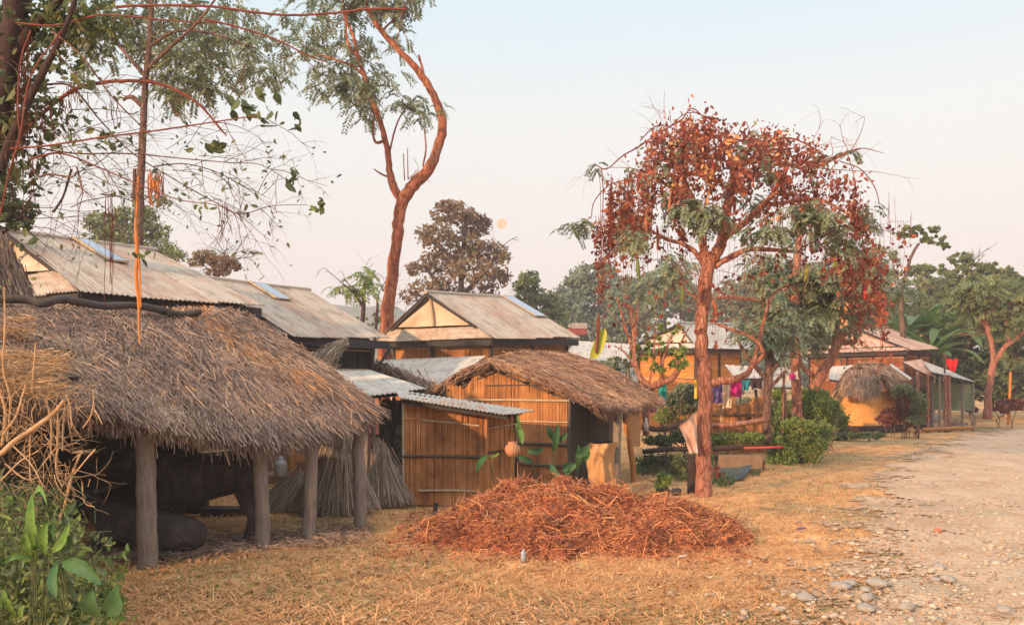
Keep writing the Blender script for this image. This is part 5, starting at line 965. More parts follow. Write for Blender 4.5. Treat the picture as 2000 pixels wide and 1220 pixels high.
for L in ([(2,885,10),(30,860,10),(70,833,9),(105,806,8),(125,782,6)], [(5,850,5),(30,815,5),(42,780,4),(50,750,3)], [(8,560,3),(10,640,4),(6,720,4),(20,780,3.6),(14,860,3)], [(70,668,3),(66,720,3.4),(63,765,3)], [(112,790,4),(113,850,4.5),(110,920,4),(122,950,3)], [(125,795,3),(123,830,3.4),(122,880,2.6)], [(60,835,2.5),(58,900,3),(60,940,2)], [(108,1035,4),(128,980,5),(143,920,5),(160,880,4)], [(145,925,3),(170,895,3),(186,877,3.4)], [(70,925,2.6),(100,885,2.6),(130,852,2)], [(183,790,3),(176,815,3),(162,835,2.6)], [(186,800,2.6),(200,828,2.4)], [(182,760,2),(183,790,2.4)], [(-10,900,6),(5,980,5),(12,1060,4)], [(90,780,3),(100,830,3),(98,900,2.4)], [(0,940,3),(40,900,3),(75,880,2)], [(10,905,3),(50,935,3),(80,930,2)], [(160,940,2),(165,980,2.4),(185,990,2)], [(172,950,1.6),(176,935,1.6)], [(60,1100,3),(52,1150,3),(55,1200,3)], [(-10,740,5),(10,800,6),(4,870,6)], [(130,770,3),(138,800,3),(140,835,2)], [(25,870,3),(60,905,2.6),(85,950,2)]):
    mb = MB(); wood(mb, 6.7+R.uniform(-.3, .3), [(q[0], q[1], q[2]*.52) for q in L], 5, 7, bmp=.1); mb.build('stalk', M['stem_tan'], dt, True)
mb = MB()
for i in range(150):
    p = P(R.uniform(-40, 150), R.uniform(740, 980), 6.8+R.uniform(-.4, .4)); twig(mb, p, [R.uniform(-.5, .8), R.uniform(-.3, .3), R.uniform(-1, .5)], R.uniform(.1, .3), .004, 1, .2, 0, None, .3, 3)
mb.build('twigs', M['stem_tan'], dt, True)['kind'] = 'stuff'
# straw piled over the roof's left end and the haystack behind
o = straw_heap('roof_straw', [P(R.uniform(-60, 120), R.uniform(690, 775), R.uniform(7.2, 8.2)) for i in range(200)]+[P(R.uniform(0, 60), R.uniform(620, 700), 9) for i in range(40)], 2600, .22, 'straw_tan', spread=.06, wd=.0035)
o.location.z += 0; tag(o, 'loose tan straw heaped on the low left end of the thatched roof', 'straw', kind='stuff')
hs = MB(); c = P(-25, 600, 10.9)*[1,1,0]; zt = P(0, 470, 10.9)[2]; prof = [(.62,0),(.66,.8),(.60,1.7),(.56,2.4),(.44,zt-.5),(.22,zt-.1),(.01,zt)]; lathe(hs, c, prof, 24, 1)
n = 5200; u = N.uniform(0, 1, n); pr = pl(np.array([[r, 0, z] for r, z in prof]), .3+.7*u); a = N.uniform(0, 2*math.pi, n); p = c+np.stack([np.cos(a)*pr[:,0], np.sin(a)*pr[:,0], pr[:,2]], 1)
d = nz(np.stack([np.cos(a)*.35, np.sin(a)*.35, -np.ones(n)], 1)+N.normal(size=(n, 3))*.15)*.32*N.uniform(.5, 1.3, (n, 1)); rects(hs, p-d*.5+.01, p+d*.5+np.stack([np.cos(a), np.sin(a), a*0], 1)*.03, nz(np.cross(d, rnd_dir(n)))*.006)
tag(hs.build('haystack', [M['thatch'], M['thatch_old']]), 'tall rounded haystack at the left edge behind the thatched shelter roof', 'haystack')
# broad leaves
def broad(label, px, py, Y_, specs, mat='banana', group='broad-leaved plants by the shelter', name='broadleaf_plant', cat='plant', lw=.72):
    b = P(px, py, Y_); b = np.array([b[0], b[1], 0.]); t = thing(name, b, label, cat, group)
    for (x0, y0, x1, y1, w_, bend) in specs:
        a, e = P(x0, y0, Y_), P(x1, y1, Y_-.12); m = 12; t_ = np.linspace(0, 1, m); ax_ = e-a; s = nz(np.array([ax_[2], .15*ax_[2], -ax_[0]])); L_ = np.linalg.norm(ax_)
        pts = a+np.outer(t_, ax_)+np.outer(np.sin(t_*math.pi)*bend*L_, s)+np.outer(np.sin(t_*math.pi)*.10*L_, [0,-1,0]); ww = lw*w_/F*Y_*np.sin(np.clip(t_*.9+.08, 0, 1)*math.pi)**.8+.001
        rip = (N.normal(0, .006, m))[:, None]*[0, 1, 0]; mb = MB(); V = np.concatenate([pts+s*ww[:, None]+np.array([0, -.4, 0])*ww[:, None]+rip, pts+s*ww[:, None]*.5+np.array([0, -.12, .0])*ww[:, None], pts, pts-s*ww[:, None]*.5+np.array([0,-.12,0])*ww[:, None], pts-s*ww[:, None]+np.array([0,-.4,0])*ww[:, None]-rip])
        mb.add(V, [(r*m+i, r*m+i+1, (r+1)*m+i+1, (r+1)*m+i) for r in range(4) for i in range(m-1)]); tube(mb, pts+[0,.004,0], np.linspace(.006, .001, m), 5)
        mb.build('leaf', M[mat], t, True)
        mb = MB(); g = b+[(x0-px)/F*Y_*.3, 0, 0]; tube(mb, spl([g, (g+a)/2+[.0,.01,.02], a], 4), .0042, 6); mb.build('stem', M['leaf_stem'], t, True)
    return t
M['broad_green'] = surf('broad_green', [(.06,.14,.035),(.10,.21,.05),(.16,.28,.08)], 7, bmp=.3, rough=.62)
M['broad_deep'] = surf('broad_deep', [(.03,.085,.035),(.045,.12,.05),(.07,.16,.06)], 7, bmp=.3, rough=.62)
broad('tall weed with long upright pale green leaves, one hooked at its tip', 72, 1240, 5.75, [(70,1080,62,965,15,.02),(64,972,92,985,10,-.45),(88,1082,92,1018,13,.0),(98,1078,136,1018,11,.12),(60,1085,52,1040,12,0)], 'broad_green')
broad('weed with wide deep green leaves spreading right at the foot of the thicket', 150, 1240, 5.8, [(120,1100,198,1140,20,-.16),(112,1095,110,1165,13,.05),(120,1070,140,1045,14,.1),(205,1200,228,1145,26,.15),(195,1205,180,1150,22,-.1),(100,1060,106,1020,12,0)], 'broad_deep')
broad('low weed with arched yellow-tipped leaves at the left', 40, 1240, 5.7, [(66,1090,8,1100,10,.25),(30,1200,8,1150,10,0),(40,1205,48,1180,8,0),(70,1085,48,1068,7,.2)], 'broad_green')

# ------------------------------------------------------------------ straw heap in front
hp = MB(); hc = np.array([.25, 10.75, 0.])
def heap(x, y):
    dx, dy = (x-hc[0]), (y-hc[1]); prof_ = np.interp(dx, [-1.45,-1.1,-.7,-.2,.3,.8,1.3,1.9,2.4,2.6], [0,.17,.38,.52,.54,.50,.42,.31,.15,0]); e = 1-(np.abs(dy)/np.interp(dx, [-1.45,-.4,1,2.6], [.6,1.45,1.5,.7]))**1.7
    e = e+.22*np.sin(x*5.3+y*2)*np.sin(y*4.1+1)+.10*np.sin(x*11+2*np.sin(y*7)); z_ = prof_*np.clip(e, 0, 1)**.8; return np.clip(z_*(1+.13*np.sin(x*6.1+y*4.3)*np.sin(y*7.7-x*2.2)+.07*np.sin(x*14.3+y*9)), 0, 1)
u, v = np.meshgrid(np.linspace(-2.2, 2.85, 90), np.linspace(-1.7, 1.7, 60)); x = hc[0]+u; y = hc[1]+v; z = heap(x, y); z = z+np.where(z > .02, N.normal(0, .018, z.shape), -.06); nx = 90; idx = np.arange(59*nx).reshape(-1, nx)[:, :-1].ravel()
hp.add(np.stack([x, y, z-.02], -1), np.stack([idx, idx+1, idx+nx+1, idx+nx], 1), 1)
def strew(n, L, wd, lift, mat, xr=(-1.7, 2.8), yr=(-1.75, 1.6)):
    x = hc[0]+N.uniform(*xr, n); y = hc[1]+N.uniform(*yr, n); h_ = heap(x, y); k = (h_ > .015) | ((N.uniform(0, 1, n) < .09) & (x < hc[0]+2.4)); x, y, h_ = x[k], y[k], h_[k]; m = len(x)
    d = rnd_dir(m)*[1,1,.5]; d = nz(d)*L*N.uniform(.35, 1.3, (m, 1)); p = np.stack([x, y, h_+N.uniform(0, lift, m)], 1); wv = nz(np.cross(d, rnd_dir(m)))*wd*N.uniform(.5, 1.5, (m, 1)); e_ = np.linalg.norm(d, axis=1, keepdims=True); md_ = p+rnd_dir(m)*e_*N.uniform(0, .28, (m, 1)); V = np.stack([p-d*.5-wv, p-d*.5+wv, md_+wv, md_-wv, p+d*.5+wv*.6, p+d*.5-wv*.6], 1).reshape(-1, 3); i_ = np.arange(m)[:, None]*6; hp.add(V, np.concatenate([i_+[0,1,2,3], i_+[3,2,4,5]]), mat)
strew(62000, .095, .0027, .06, 0); strew(2200, .34, .0045, .08, 0); strew(9000, .06, .012, .05, 2); strew(5500, .12, .0032, .07, 3)
hay = hp.build('straw_heap', [M['hay'], M['hay_core'], M['leaf_dry'], M['straw_or_sun']]); tag(hay, 'wide heap of rust-coloured straw and twigs in front of the reed shed', 'straw heap')
mb = MB(); rock(mb, P(1072,1074,9.55)+[0,0,.02], .13, .10, .085, jag=.15, n=10); tag(mb.build('brick_rubble', M['brick']), 'reddish lump of brick at the front foot of the straw heap', 'brick')
mb = MB(); c = G(1022, 1096)+[0,0,.0]; lathe(mb, c, [(.001,0),(.026,.002),(.027,.05),(.025,.07),(.027,.09),(.024,.10),(.010,.118),(.010,.132),(.001,.133)], 14); tag(mb.build('plastic_bottle', plain('clear_plastic', (.30,.36,.42), .25, var=.08), None, True), 'small pale plastic bottle standing at the front of the straw heap', 'bottle')
mb = MB(); c = G(851, 1024); leaves(mb, c+[0,0,.06]+N.normal(size=(9, 3))*.03, .09, .9, 0, 0, .3); tag(mb.build('pink_scrap', M['cl_pink']), 'crumpled bright pink scrap lying left of the straw heap', 'litter')
mb = MB(); c = G(849, 1005); tube(mb, [c+[0,0,-.02], c+[.01,0,.09], c+[.012,0,.17]], [.035,.03,.028], 8); tag(mb.build('dark_stump', M['eave'], None, True), 'short black stump at the foot of the reed shed wall', 'stump')
for px, py, cl, lb in ((1123,1043,'white_sheet','thin white scrap on the front face of the straw heap'), (1335,1090,'white_sheet','flat white scrap beside the right front of the straw heap'), (1565,1037,'cl_purple','purple scrap of litter on the verge right of the straw heap'), (1128,1108,'bamboo','pale wood chip on the grass before the brick')):
    g = MB(); q = G(px, py) if py > 1060 else P(px, py, 9.9); box(g, q+[0,0,.03], .10, .04, .012, R.uniform(0, 1), 0, .008); tag(g.build('litter_scrap', M[cl]), lb, 'litter')
# burlap draped over a stand beside the porch
g = MB(); Yb = 14.3; prof = [(1150,866,1205,862),(1147,880,1200,885),(1146,905,1198,910),(1150,930,1205,940),(1160,960,1212,965)]
a = [P(q[0], q[1], Yb) for q in prof]; b = [P(q[2], q[3], Yb+.1) for q in prof]
def bur(u, v): 
    p = pl(a, v)*(1-u[:, None])+pl(b, v)*u[:, None]; p[:, 1] += -.22*np.sin(u*math.pi)+.03*np.sin(u*17+v*4)+.02*np.sin(v*13+u*5); p[:, 0] += .07*v*v*(u-.3); return p
grid(g, bur, 30, 30, 0, .01); tag(g.build('burlap_sack', M['burlap'], None, True), 'orange-brown burlap draped over a stand beside the hut porch post', 'burlap')
# clay pot on a black stake
g = MB(); pst = P(1013,940,13.2)*[1,1,0]; tube(g, [pst+[0,0,-.05], pst+[-.01,0,.5], pst+[-.02,0,1.28]], .022, 8, 0, .06); tag(g.build('wooden_stake', M['post_dark'], None, True), 'thin black stake standing by the reed door with a clay pot hung on it', 'stake')
g = MB(); c = P(1001,876,13.05); rr = .12; lathe(g, c+[0,0,-.12], [(.001,0),(.06,.005),(.105,.05),(.12,.10),(.11,.155),(.075,.19),(.06,.2),(.075,.225),(.07,.228),(.05,.2),(.05,.15),(.001,.1)], 22); tag(g.build('clay_pot', M['terracotta'], None, True), 'round orange clay pot hanging on the black stake', 'pot')
# small plants on and behind the heap
broad('small banana sapling with a long drooping leaf before the shed door', 985, 960, 12.6, [(952,888,930,922,8,.1),(955,890,975,884,4,.1),(1008,828,1020,868,7,-.1),(1012,850,1010,810,6,.05)], 'broad_green', group=None, name='banana_sapling')
broad('arum-like plant with heart-shaped leaves left of the burlap', 1085, 960, 12.3, [(1082,880,1090,828,9,0),(1085,860,1108,845,9,.1),(1080,858,1068,830,8,0),(1120,905,1098,920,12,.1),(1100,925,1125,905,14,-.1),(1125,890,1150,868,12,.1),(1030,880,1062,874,8,.1),(1040,902,1010,890,8,0),(1075,905,1095,930,8,.1)], 'broad_deep', group=None, name='arum_plant')
broad('sapling with one upright green leaf left of the burlap sack', 1128, 960, 12.9, [(1126,918,1130,868,8,.05),(1130,900,1152,880,9,.1)], 'broad_green', group=None, name='leafy_sapling')
# dried grass stooks behind the shelter posts
def stook(label, top, base, Yb, rb, n, mat='bundle'):
    a = np.array(top, float); b = np.array(base, float); g = MB(); h = a[2]; lathe(g, b, [(rb*.8, 0), (rb*.45, h*.4), (rb*.14, h*.88), (.02, h)], 18, 1)
    ang = N.uniform(0, 2*math.pi, n); q = N.uniform(.75, 1.1, n)*rb; z0 = N.uniform(0, .35, n)*h; p1 = np.stack([b[0]+np.cos(ang)*q*(1-z0/h*.8), b[1]+np.sin(ang)*q*(1-z0/h*.8), z0], 1); p0 = a+N.normal(size=(n, 3))*[.05,.05,.10]
    k = N.uniform(0, .55, (n, 1)); p0 = p0+(p1-p0)*k; d = p1-p0; rects(g, p0, p1, nz(np.cross(d, rnd_dir(n)))*.0055); 
    return tag(g.build('grass_stook', [M[mat], M['thatch_old']]), label, 'straw stook', 'straw stooks behind the shelter')
c = P(655,1010,12.4)*[1,1,0]; stook('tall grey stook of thatching grass tied at the top between two shelter posts', P(668,845,12.3), c, 0, .62, 3600)
c = P(760,985,13.3)*[1,1,0]; stook('smaller slumped grass stook against the reed shed', P(742,880,13.2), c, 0, .46, 2000)
c = P(560,1000,12.8)*[1,1,0]; stook('low spread heap of grey grass behind the second shelter post', [c[0]+.2, c[1], .42], c, 0, .62, 1400)

# ------------------------------------------------------------------ yard seen through the shelter
yard = thing('village_veranda', P(560,900,16.4)*[1,1,0], 'shaded mud veranda with bright orange posts seen under the thatched eave', 'veranda')
vw0, vw1 = P(415,930,15.9)*[1,1,0], P(652,930,16.3)*[1,1,0]
g = MB(); beam(g, vw0+[0,.5,.65], vw1+[0,.5,.65], .1, 1.3); g.build('mud_wall', M['mud'], yard)
g = MB(); beam(g, vw0+[0,.1,.08], vw1+[0,.1,.08], .9, .16); g.build('plinth', M['mud'], yard)
for px, w_ in ((432,.14), (571,.15), (640,.1)):
    p = P(px, 925, 16.0)*[1,1,0]; g = MB(); tube(g, [p+[0,0,-.02], p+[.01,0,.7], p+[0,0,1.45]], w_*.5, 9, 0, .05); g.build('veranda_post', M['post_orange'], yard, True)
for z in (.45, .75): 
    g = MB(); beam(g, P(578,900,15.95)*[1,1,0]+[0,0,z], P(645,900,16.0)*[1,1,0]+[0,0,z], .05, .12); g.build('rail', M['post_orange'], yard)
g = MB(); c = P(548,920,15.6)*[1,1,0]+[0,0,.16]; lathe(g, c, [(.001,0),(.11,.0),(.12,.02),(.12,.22),(.10,.26),(.055,.30),(.06,.34),(.03,.36),(.001,.37)], 18); tag(g.build('metal_can', M['metal_can'], None, True), 'grey metal milk can standing on the veranda edge by the orange post', 'can')
g = MB(); grid(g, coons([P(462,852,15.8), P(494,852,15.8)], [P(460,900,15.8), P(496,900,15.8)]), 12, 10, 0, .01); tag(g.build('pale_cloth', M['bundle']), 'pale grey cloth hanging behind the standing buffalo', 'cloth')
cp = thing('chicken_coop', P(755,890,18.6)*[1,1,0], 'low red-roofed coop with orange posts seen beside the reed shed', 'coop')
g = MB(); corrugated(g, [P(700,822,19.2), P(778,818,19.2)], [P(712,848,18.2), P(776,845,18.2)], .12, 5, thick=.01); g.build('roof', plain('coop_roof', (.36,.10,.07), .8), cp, True)
for px in (722, 748, 771): g = MB(); p = P(px, 880, 18.3)*[1,1,0]; tube(g, [p, p+[0,0,.8]], .035, 8); g.build('post', M['post_orange'], cp, True)
g = MB(); beam(g, P(708,880,18.25), P(780,876,18.25), .08, .09); g.build('sill', M['post_orange'], cp)
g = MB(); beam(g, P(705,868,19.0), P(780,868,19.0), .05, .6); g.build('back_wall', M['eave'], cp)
g = MB(); box(g, P(762,905,17.4)*[1,1,0]+[0,0,.1], .55, .45, .22, .2, 0, .02); tag(g.build('water_trough', M['mud'], None), 'low mud trough on the ground left of the reed shed', 'trough')
# far red-banded roof and buildings
g = MB(); t = thing('far_building', P(1125,700,60)*[1,1,0], 'small distant block with a cream and red striped parapet right of the central roof', 'building')
g = MB(); p = P(1128,655,60); beam(g, P(1105,690,60)+[0,0,-2.2], P(1150,690,60)+[0,0,-2.2], 3, 5); g.build('wall', plain('far_wall', (.45,.40,.40), .9), t)
g = MB(); beam(g, P(1111,648,58), P(1143,648,58), 2.4, .30); g.build('red_band', plain('far_red', (.55,.13,.11), .9), t)
g = MB(); beam(g, P(1110,638,58), P(1144,638,58), 2.5, .36); g.build('parapet', plain('far_cream', (.70,.55,.45), .9), t)
sheet('pale tin roof far behind the banana plant with the yellow leaf', (P(1120,665,52), P(1235,672,52), P(1240,705,46), P(1105,700,46)), 'tin_grey', .3, ((.1,.9),(.9,.9)))

# ------------------------------------------------------------------ middle yard: clothesline, rails, hut on the right
cl = MB(); pts = [P(1283,742,20.4), P(1330,738,20.4), P(1400,748,20.3), P(1445,744,20.2), P(1490,738,20.1), P(1540,727,20.0)]; tube(cl, spl(pts, 6), .006, 5); tag(cl.build('clothesline', M['bamboo_dark'], None, True), 'thin line strung across the yard carrying the washing', 'clothesline')
g = MB(); p = P(1530,850,19.9)*[1,1,0]; tube(g, [p, p+[-.03,0,.9], p+[.02,0,2.1]], .03, 8, 0, .08); tag(g.build('line_pole', M['bark_pink'], None, True), 'thin red pole at the right end of the clothesline', 'pole')
def cloth(label, x0, x1, y0, y1, Y_, mat, sway=.05, name='hung_cloth', taper=0., group='washing on the clothesline'):
    a, b, c, d = P(x0, y0, Y_), P(x1, y0-1, Y_), P(x1-taper, y1-2, Y_), P(x0+taper, y1, Y_); f = coons([a, b], [d, c]); ph = R.uniform(0, 6)
    def fn(u, v): p = f(u, v); p[:, 1] += sway*(np.sin(u*8+ph)*v+.5*np.sin(u*15+v*4+ph)*v); p[:, 2] += .012*np.sin(u*7+ph)*v-.02*np.sin(u*math.pi)*(1-v); return p
    g = MB(); grid(g, fn, 16, 14, 0, .006); return tag(g.build(name, M[mat], None, True), label, 'cloth', group)
cloth('teal green cloth hanging at the left end of the clothesline', 1286, 1302, 741, 793, 20.4, 'cl_teal')
cloth('narrow yellow cloth hanging just left of the creeper tree trunk', 1356, 1367, 739, 778, 20.3, 'cl_yellow')
cloth('purple garment hanging right of the creeper tree trunk', 1391, 1413, 748, 788, 20.3, 'cl_purple')
cloth('long cream towel hanging between purple and magenta clothes', 1411, 1429, 747, 797, 20.25, 'cl_cream')
cloth('magenta cloth hanging in the middle of the washing', 1427, 1448, 744, 775, 20.2, 'cl_magenta')
cloth('small blue cloth hanging right of the magenta one', 1447, 1465, 741, 764, 20.15, 'cl_blue', taper=4)
cloth('dark bunched garment near the right end of the line', 1467, 1488, 738, 760, 20.1, 'cl_dark', .09)
cloth('white cloth with pink flower hung before the tin awning', 1536, 1558, 725, 742, 19.9, 'cl_white', group=None)
g = MB(); c = P(1547,734,19.86); a = np.linspace(0, 2*math.pi, 10, endpoint=False); V = np.vstack([[c], c+np.stack([np.cos(a)*.075, a*0-.012, np.sin(a)*.075], 1)]); g.add(V, [(0, 1+(i+1)%10, 1+i) for i in range(10)]); 
o_ = [x for x in COL.objects if x.get('label', '').startswith('white cloth with pink')][0]; g.build('flower', M['cl_magenta'], o_)
cloth('faded pink rag hanging at the right of the hut roof', 1265, 1284, 783, 806, 18.2, 'cl_pink', .06, group=None, taper=2)
# kite-shaped cloth tied to the trunk
g = MB(); Yc = 13.75; f = coons([P(1362,803,Yc), P(1328,832,Yc)], [P(1362,884,Yc), P(1346,884,Yc)])
def kf(u, v): p = f(u, v); p[:, 1] += .05*np.sin(u*9+v*4)+.02*np.sin(v*11); return p
grid(g, kf, 18, 18, 0, .006); o = g.build('hung_cloth', M['cl_orange'], None, True); o.data.materials[0] = surf('striped_cloth', [(.55,.22,.10),(.64,.42,.32),(.66,.58,.55)], 3.5, (5,1,1), bmp=.3, fine=False); tag(o, 'orange and white cloth hung in a point from the creeper tree trunk', 'cloth')
# rails, walls
M['red_pole'] = plain('red_pole', (.48,.06,.05), .8)
def pole(label, pts, r, mat, name='pole_rail', cat='rail', group=None, n=8):
    g = MB(); tube(g, spl(pts, 5), r, n, 0, .08); return tag(g.build(name, M[mat], None, True), label, cat, group)
pole('pale horizontal log rail right of the creeper tree trunk', [P(1382,832,18.6), P(1430,829,18.6), P(1492,820,18.9)], .055, 'bark_pink')
pole('long dark pole lying along the yard edge behind the trunk', [P(1255,882,17.8), P(1320,876,17.8), P(1400,876,17.9), P(1450,873,18)], .05, 'bark_dark')
pole('bright red pole pointing at the yellow-green hedge', [P(1438,875,18.0), P(1480,874,18.0), P(1530,872,18.0)], .024, 'red_pole')
pole('curved driftwood log lying above the dark yard plants', [P(1255,832,18.6), P(1285,838,18.6), P(1320,832,18.5), P(1345,822,18.5)], .06, 'bark_grey')
for lb, px, y0, y1, Y_, mt in (('thin pink stake in the hedge, left one', 1534,760,845,20.2,'bark_pink'), ('short tan stake in the hedge', 1547,798,832,20.4,'stem_tan'), ('tan fence stake under the cream towel', 1408,790,835,20.6,'stem_tan'), ('grey fence stake left of the branchy small tree', 1478,760,830,20.6,'bark_grey')):
    pole(lb, [P(px-1,y1,Y_)*[1,1,0] if y1 > 840 else P(px,y1,Y_), P(px+1,(y0+y1)/2,Y_), P(px-2,y0,Y_)], .035, mt, 'stake', 'stake')
fw = thing('reed_fence', P(1440,820,22)*[1,1,0], 'brown reed fence behind the washing', 'fence'); g = MB(); reeds(g, P(1385,800,22)*[1,1,0], P(1500,800,22.4)*[1,1,0], lambda u: 1.35+.1*math.sin(u*9), .035); g.build('reeds', M['reed'], fw)
g = MB(); beam(g, P(1385,800,21.92)*[1,1,0]+[0,0,1.0], P(1500,800,22.3)*[1,1,0]+[0,0,1.0], .04, .05); beam(g, P(1385,800,21.92)*[1,1,0]+[0,0,.5], P(1500,800,22.3)*[1,1,0]+[0,0,.5], .04, .05); g.build('rail', M['bamboo_dark'], fw)
lw = thing('mud_trough', P(1440,930,17.4)*[1,1,0], 'low mud wall with a blue-grey tarp at its foot behind the creeper tree', 'low wall'); g = MB(); beam(g, P(1408,900,17.6)*[1,1,0]+[0,0,.18], P(1484,900,17.8)*[1,1,0]+[0,0,.16], .22, .36); g.build('wall', M['mud'], lw)
g = MB(); grid(g, lambda u, v: coons([P(1400,915,17.3), P(1470,908,17.4)], [P(1392,944,16.2), P(1452,934,16.5)])(u, v)+np.stack([u*0, u*0, .012*np.sin(u*9+v*5)], 1), 16, 10, 0, .012); g.build('tarp', M['dark_tarp'], lw, True)
g = MB(); p = P(1354,965,14.5)*[1,1,0]; tube(g, spl([p+[0,0,-.05], p+[.01,0,.25], p+[0,0,.5], p+[.02,0,.62]], 4), .10, 9, 0, .15); tag(g.build('old_stump', M['bark_dark'], None, True), 'dark splintered stump against the left of the creeper tree trunk', 'stump')
g = MB(); c = P(1321,978,14.2)*[1,1,0]; lathe(g, c, [(.001,0),(.06,.005),(.085,.06),(.075,.11),(.06,.115),(.055,.09),(.001,.05)], 16); tag(g.build('black_pot', M['eave'], None, True), 'small round black pot at the right end of the straw heap', 'pot')
g = MB(); c = P(1262,840,18.4); lathe(g, c, [(.001,-.02),(.05,-.02),(.055,.1),(.03,.2),(.02,.26),(.001,.27)], 12); tag(g.build('white_bottle', M['cl_white'], None, True), 'white bottle on the log right of the thatched hut', 'bottle')
# clay store hut in front of the reddish house
oh = thing('clay_store_hut', P(1690,835,31)*[1,1,0], 'small orange clay hut under a drooping grey thatch hood', 'hut'); Yo = 31.0
w0, w1 = P(1640,830,Yo)*[1,1,0], P(1712,830,Yo)*[1,1,0]; w2, w3 = w1+[1.6,1.4,0], w0+[1.2,1.6,0]
g = MB(); z = np.linspace(.18, 1.45, 8); ring = spl([w0, w1, w2, w3, w0], 6); m = len(ring)
V = np.concatenate([ring+[0,0,q] for q in z]); g.add(V, [(i*m+j, i*m+j+1, (i+1)*m+j+1, (i+1)*m+j) for i in range(7) for j in range(m-1)]); g.build('clay_wall', M['mud_orange'], oh, True)
g = MB(); tube(g, np.array([q+[0,0,.10] for q in ring]), .14, 8); g.build('log_base', M['bark_dark'], oh, True)
ap, lf, rg = P(1680,712,Yo-.5), P(1632,765,Yo-.4), P(1748,775,Yo-.2); bk = np.array([1.5, 1.7, .0])
thatch(oh, 'thatch_roof', [rg, rg+bk*.5, rg+bk], [ap, ap+bk*.5, ap+bk], 3500, .5, .016, bulge=.18, thick=.14, fringe=500, fr_len=.2, edge=(0., 1.), rough=.03)
thatch(oh, 'thatch_left', [lf+bk, lf+bk*.5, lf], [ap+bk, ap+bk*.5, ap], 2000, .5, .016, bulge=.15, thick=.14, fringe=300, fr_len=.2, edge=(1.,), rough=.03)
thatch(oh, 'thatch_hood', [P(1640,762,Yo-.7), P(1662,765,Yo-.85), P(1690,772,Yo-.85), P(1722,764,Yo-.7)], [P(1664,722,Yo-.25), P(1676,716,Yo-.25), P(1688,716,Yo-.25), P(1700,726,Yo-.25)], 1800, .35, .014, bulge=.16, thick=.12, fringe=300, fr_len=.12, rough=.03)
# awnings right of it
def awn(label, q, tm='tin_red', posts=()): return sheet(label, q, tm, .2, posts, 'tin_awning', 'awning')
awn('sloping tin awning left of the red cloth on the right', (P(1762,706,33), P(1800,700,34), P(1826,738,31.5), P(1792,722,31.5)), 'tin_red', ((.05,.95),(.9,.9)))
awn('long pale tin awning right under the red cloth', (P(1800,703,34), P(1850,722,34.5), P(1906,746,31.5), P(1818,726,31.0)), 'tin_grey', ((.2,.95),(.75,.9),(.97,.95)))
awn('grey tin awning between the branchy small tree and the leaning tree', (P(1512,715,25.5), P(1555,720,25.5), P(1562,755,23.6), P(1508,755,23.6)), 'tin_grey', ((.1,.95),(.9,.95)))
awn('small grey tin roof over the washing, right of the trunk', (P(1415,712,27), P(1480,716,27), P(1492,738,25.4), P(1436,738,25.4)), 'tin_grey', ((.1,.95),(.9,.95)))
awn('slanting grey roof sheet left of the clay store hut', (P(1622,715,33), P(1670,712,33), P(1650,745,31.8), P(1618,740,32)), 'tin_grey', ((.5,.9),))
pole('white board leaning on the clay store hut roof', [P(1738,712,30.2), P(1756,726,30.1), P(1778,741,30.0)], .07, 'white_sheet', 'leaning_board', 'board', n=4)
ot = thing('open_shed', P(1820,800,31.5)*[1,1,0], 'open shed of thin posts hung with green cloth beside the reddish house', 'shed')
for px in (1792, 1812, 1846, 1853): 
    g = MB(); p = P(px, 812, 31.2)*[1,1,0]; tube(g, [p, p+[.03,0,1], p+[0,0,2.05]], .06, 8, 0, .08); g.build('post', M['bark_pink'], ot, True)
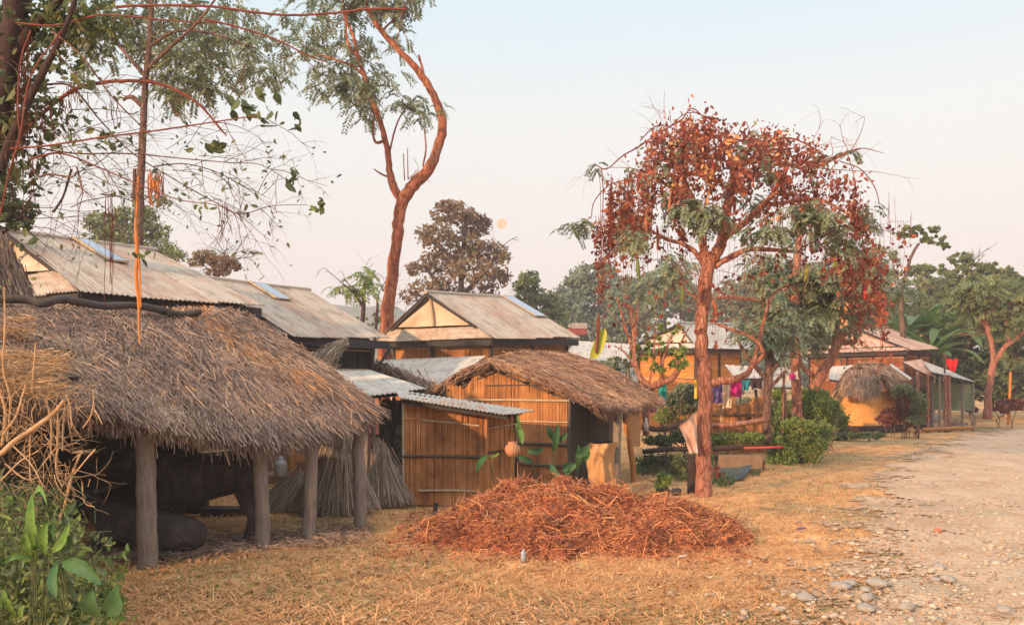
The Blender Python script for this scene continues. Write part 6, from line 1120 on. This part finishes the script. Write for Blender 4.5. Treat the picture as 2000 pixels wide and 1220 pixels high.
g = MB(); p0, p1 = P(1822,748,32.2), P(1900,750,32.2); grid(g, lambda u, v: coons([p0, p1], [P(1822,800,32.2), P(1900,802,32.2)])(u, v)+np.stack([u*0, .06*np.sin(u*14+v*3), u*0], 1), 24, 10, 0, .01); g.build('green_cloth', M['green_tarp'], ot, True)
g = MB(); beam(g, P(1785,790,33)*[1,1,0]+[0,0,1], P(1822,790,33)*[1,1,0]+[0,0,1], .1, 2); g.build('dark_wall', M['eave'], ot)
g = MB(); tube(g, [P(1802,815,31)*[1,1,0]+[0,0,.1], P(1900,815,31.2)*[1,1,0]+[0,0,.16]], .07, 8, 0, .1); g.build('sill_log', M['post_orange'], ot, True)
g = MB(); f = coons([P(1847,700,31.6), P(1871,701,31.6)], [P(1856,724,31.6), P(1864,725,31.6)])
def rf(u, v): p = f(u, v); p[:, 1] += .06*np.sin(u*9+v*3); p[:, 2] += -.06*np.exp(-((u-.55)/.14)**2)*(1-v); return p
grid(g, rf, 14, 12, 0, .008); tag(g.build('hung_cloth', M['cl_red'], None, True), 'bright red cloth hung to dry above the pale awning at right', 'cloth')
g = MB(); tube(g, [P(1845,699,31.65), P(1860,700,31.65), P(1905,708,31.9)], .012, 5); tube(g, [P(1845,760,31.7), P(1845,696,31.7)], .03, 6); tag(g.build('drying_line', M['bamboo_dark'], None, True), 'short line and pole holding the red cloth', 'clothesline')
g = MB(); p = P(1969,800,36)*[1,1,0]; tube(g, spl([p, p+[.05,0,.9], p+[.1,0,2.2]], 4), .05, 8, 0, .05); tag(g.build('bare_stake', M['vine_orange'], None, True), 'thin orange stake at the roadside right of the forked tree', 'stake')
g = MB(); rock(g, G(1868, 830)+[0,0,.05], .45, .25, .16, n=10); tag(g.build('earth_clod', M['mud'], None), 'brown clod of earth at the roadside before the open shed', 'clod')
g = MB(); rock(g, G(1832, 1042)+[0,0,.03], .05, .04, .04, n=9); tag(g.build('orange_stone', M['brick'], None), 'single orange stone lying out in the dirt road', 'stone')
g = MB(); rock(g, G(1822, 825)+[0,0,.15], .35, .2, .3, n=9); tag(g.build('ash_mound', M['stone'], None), 'pale grey mound at the foot of the open shed', 'mound')
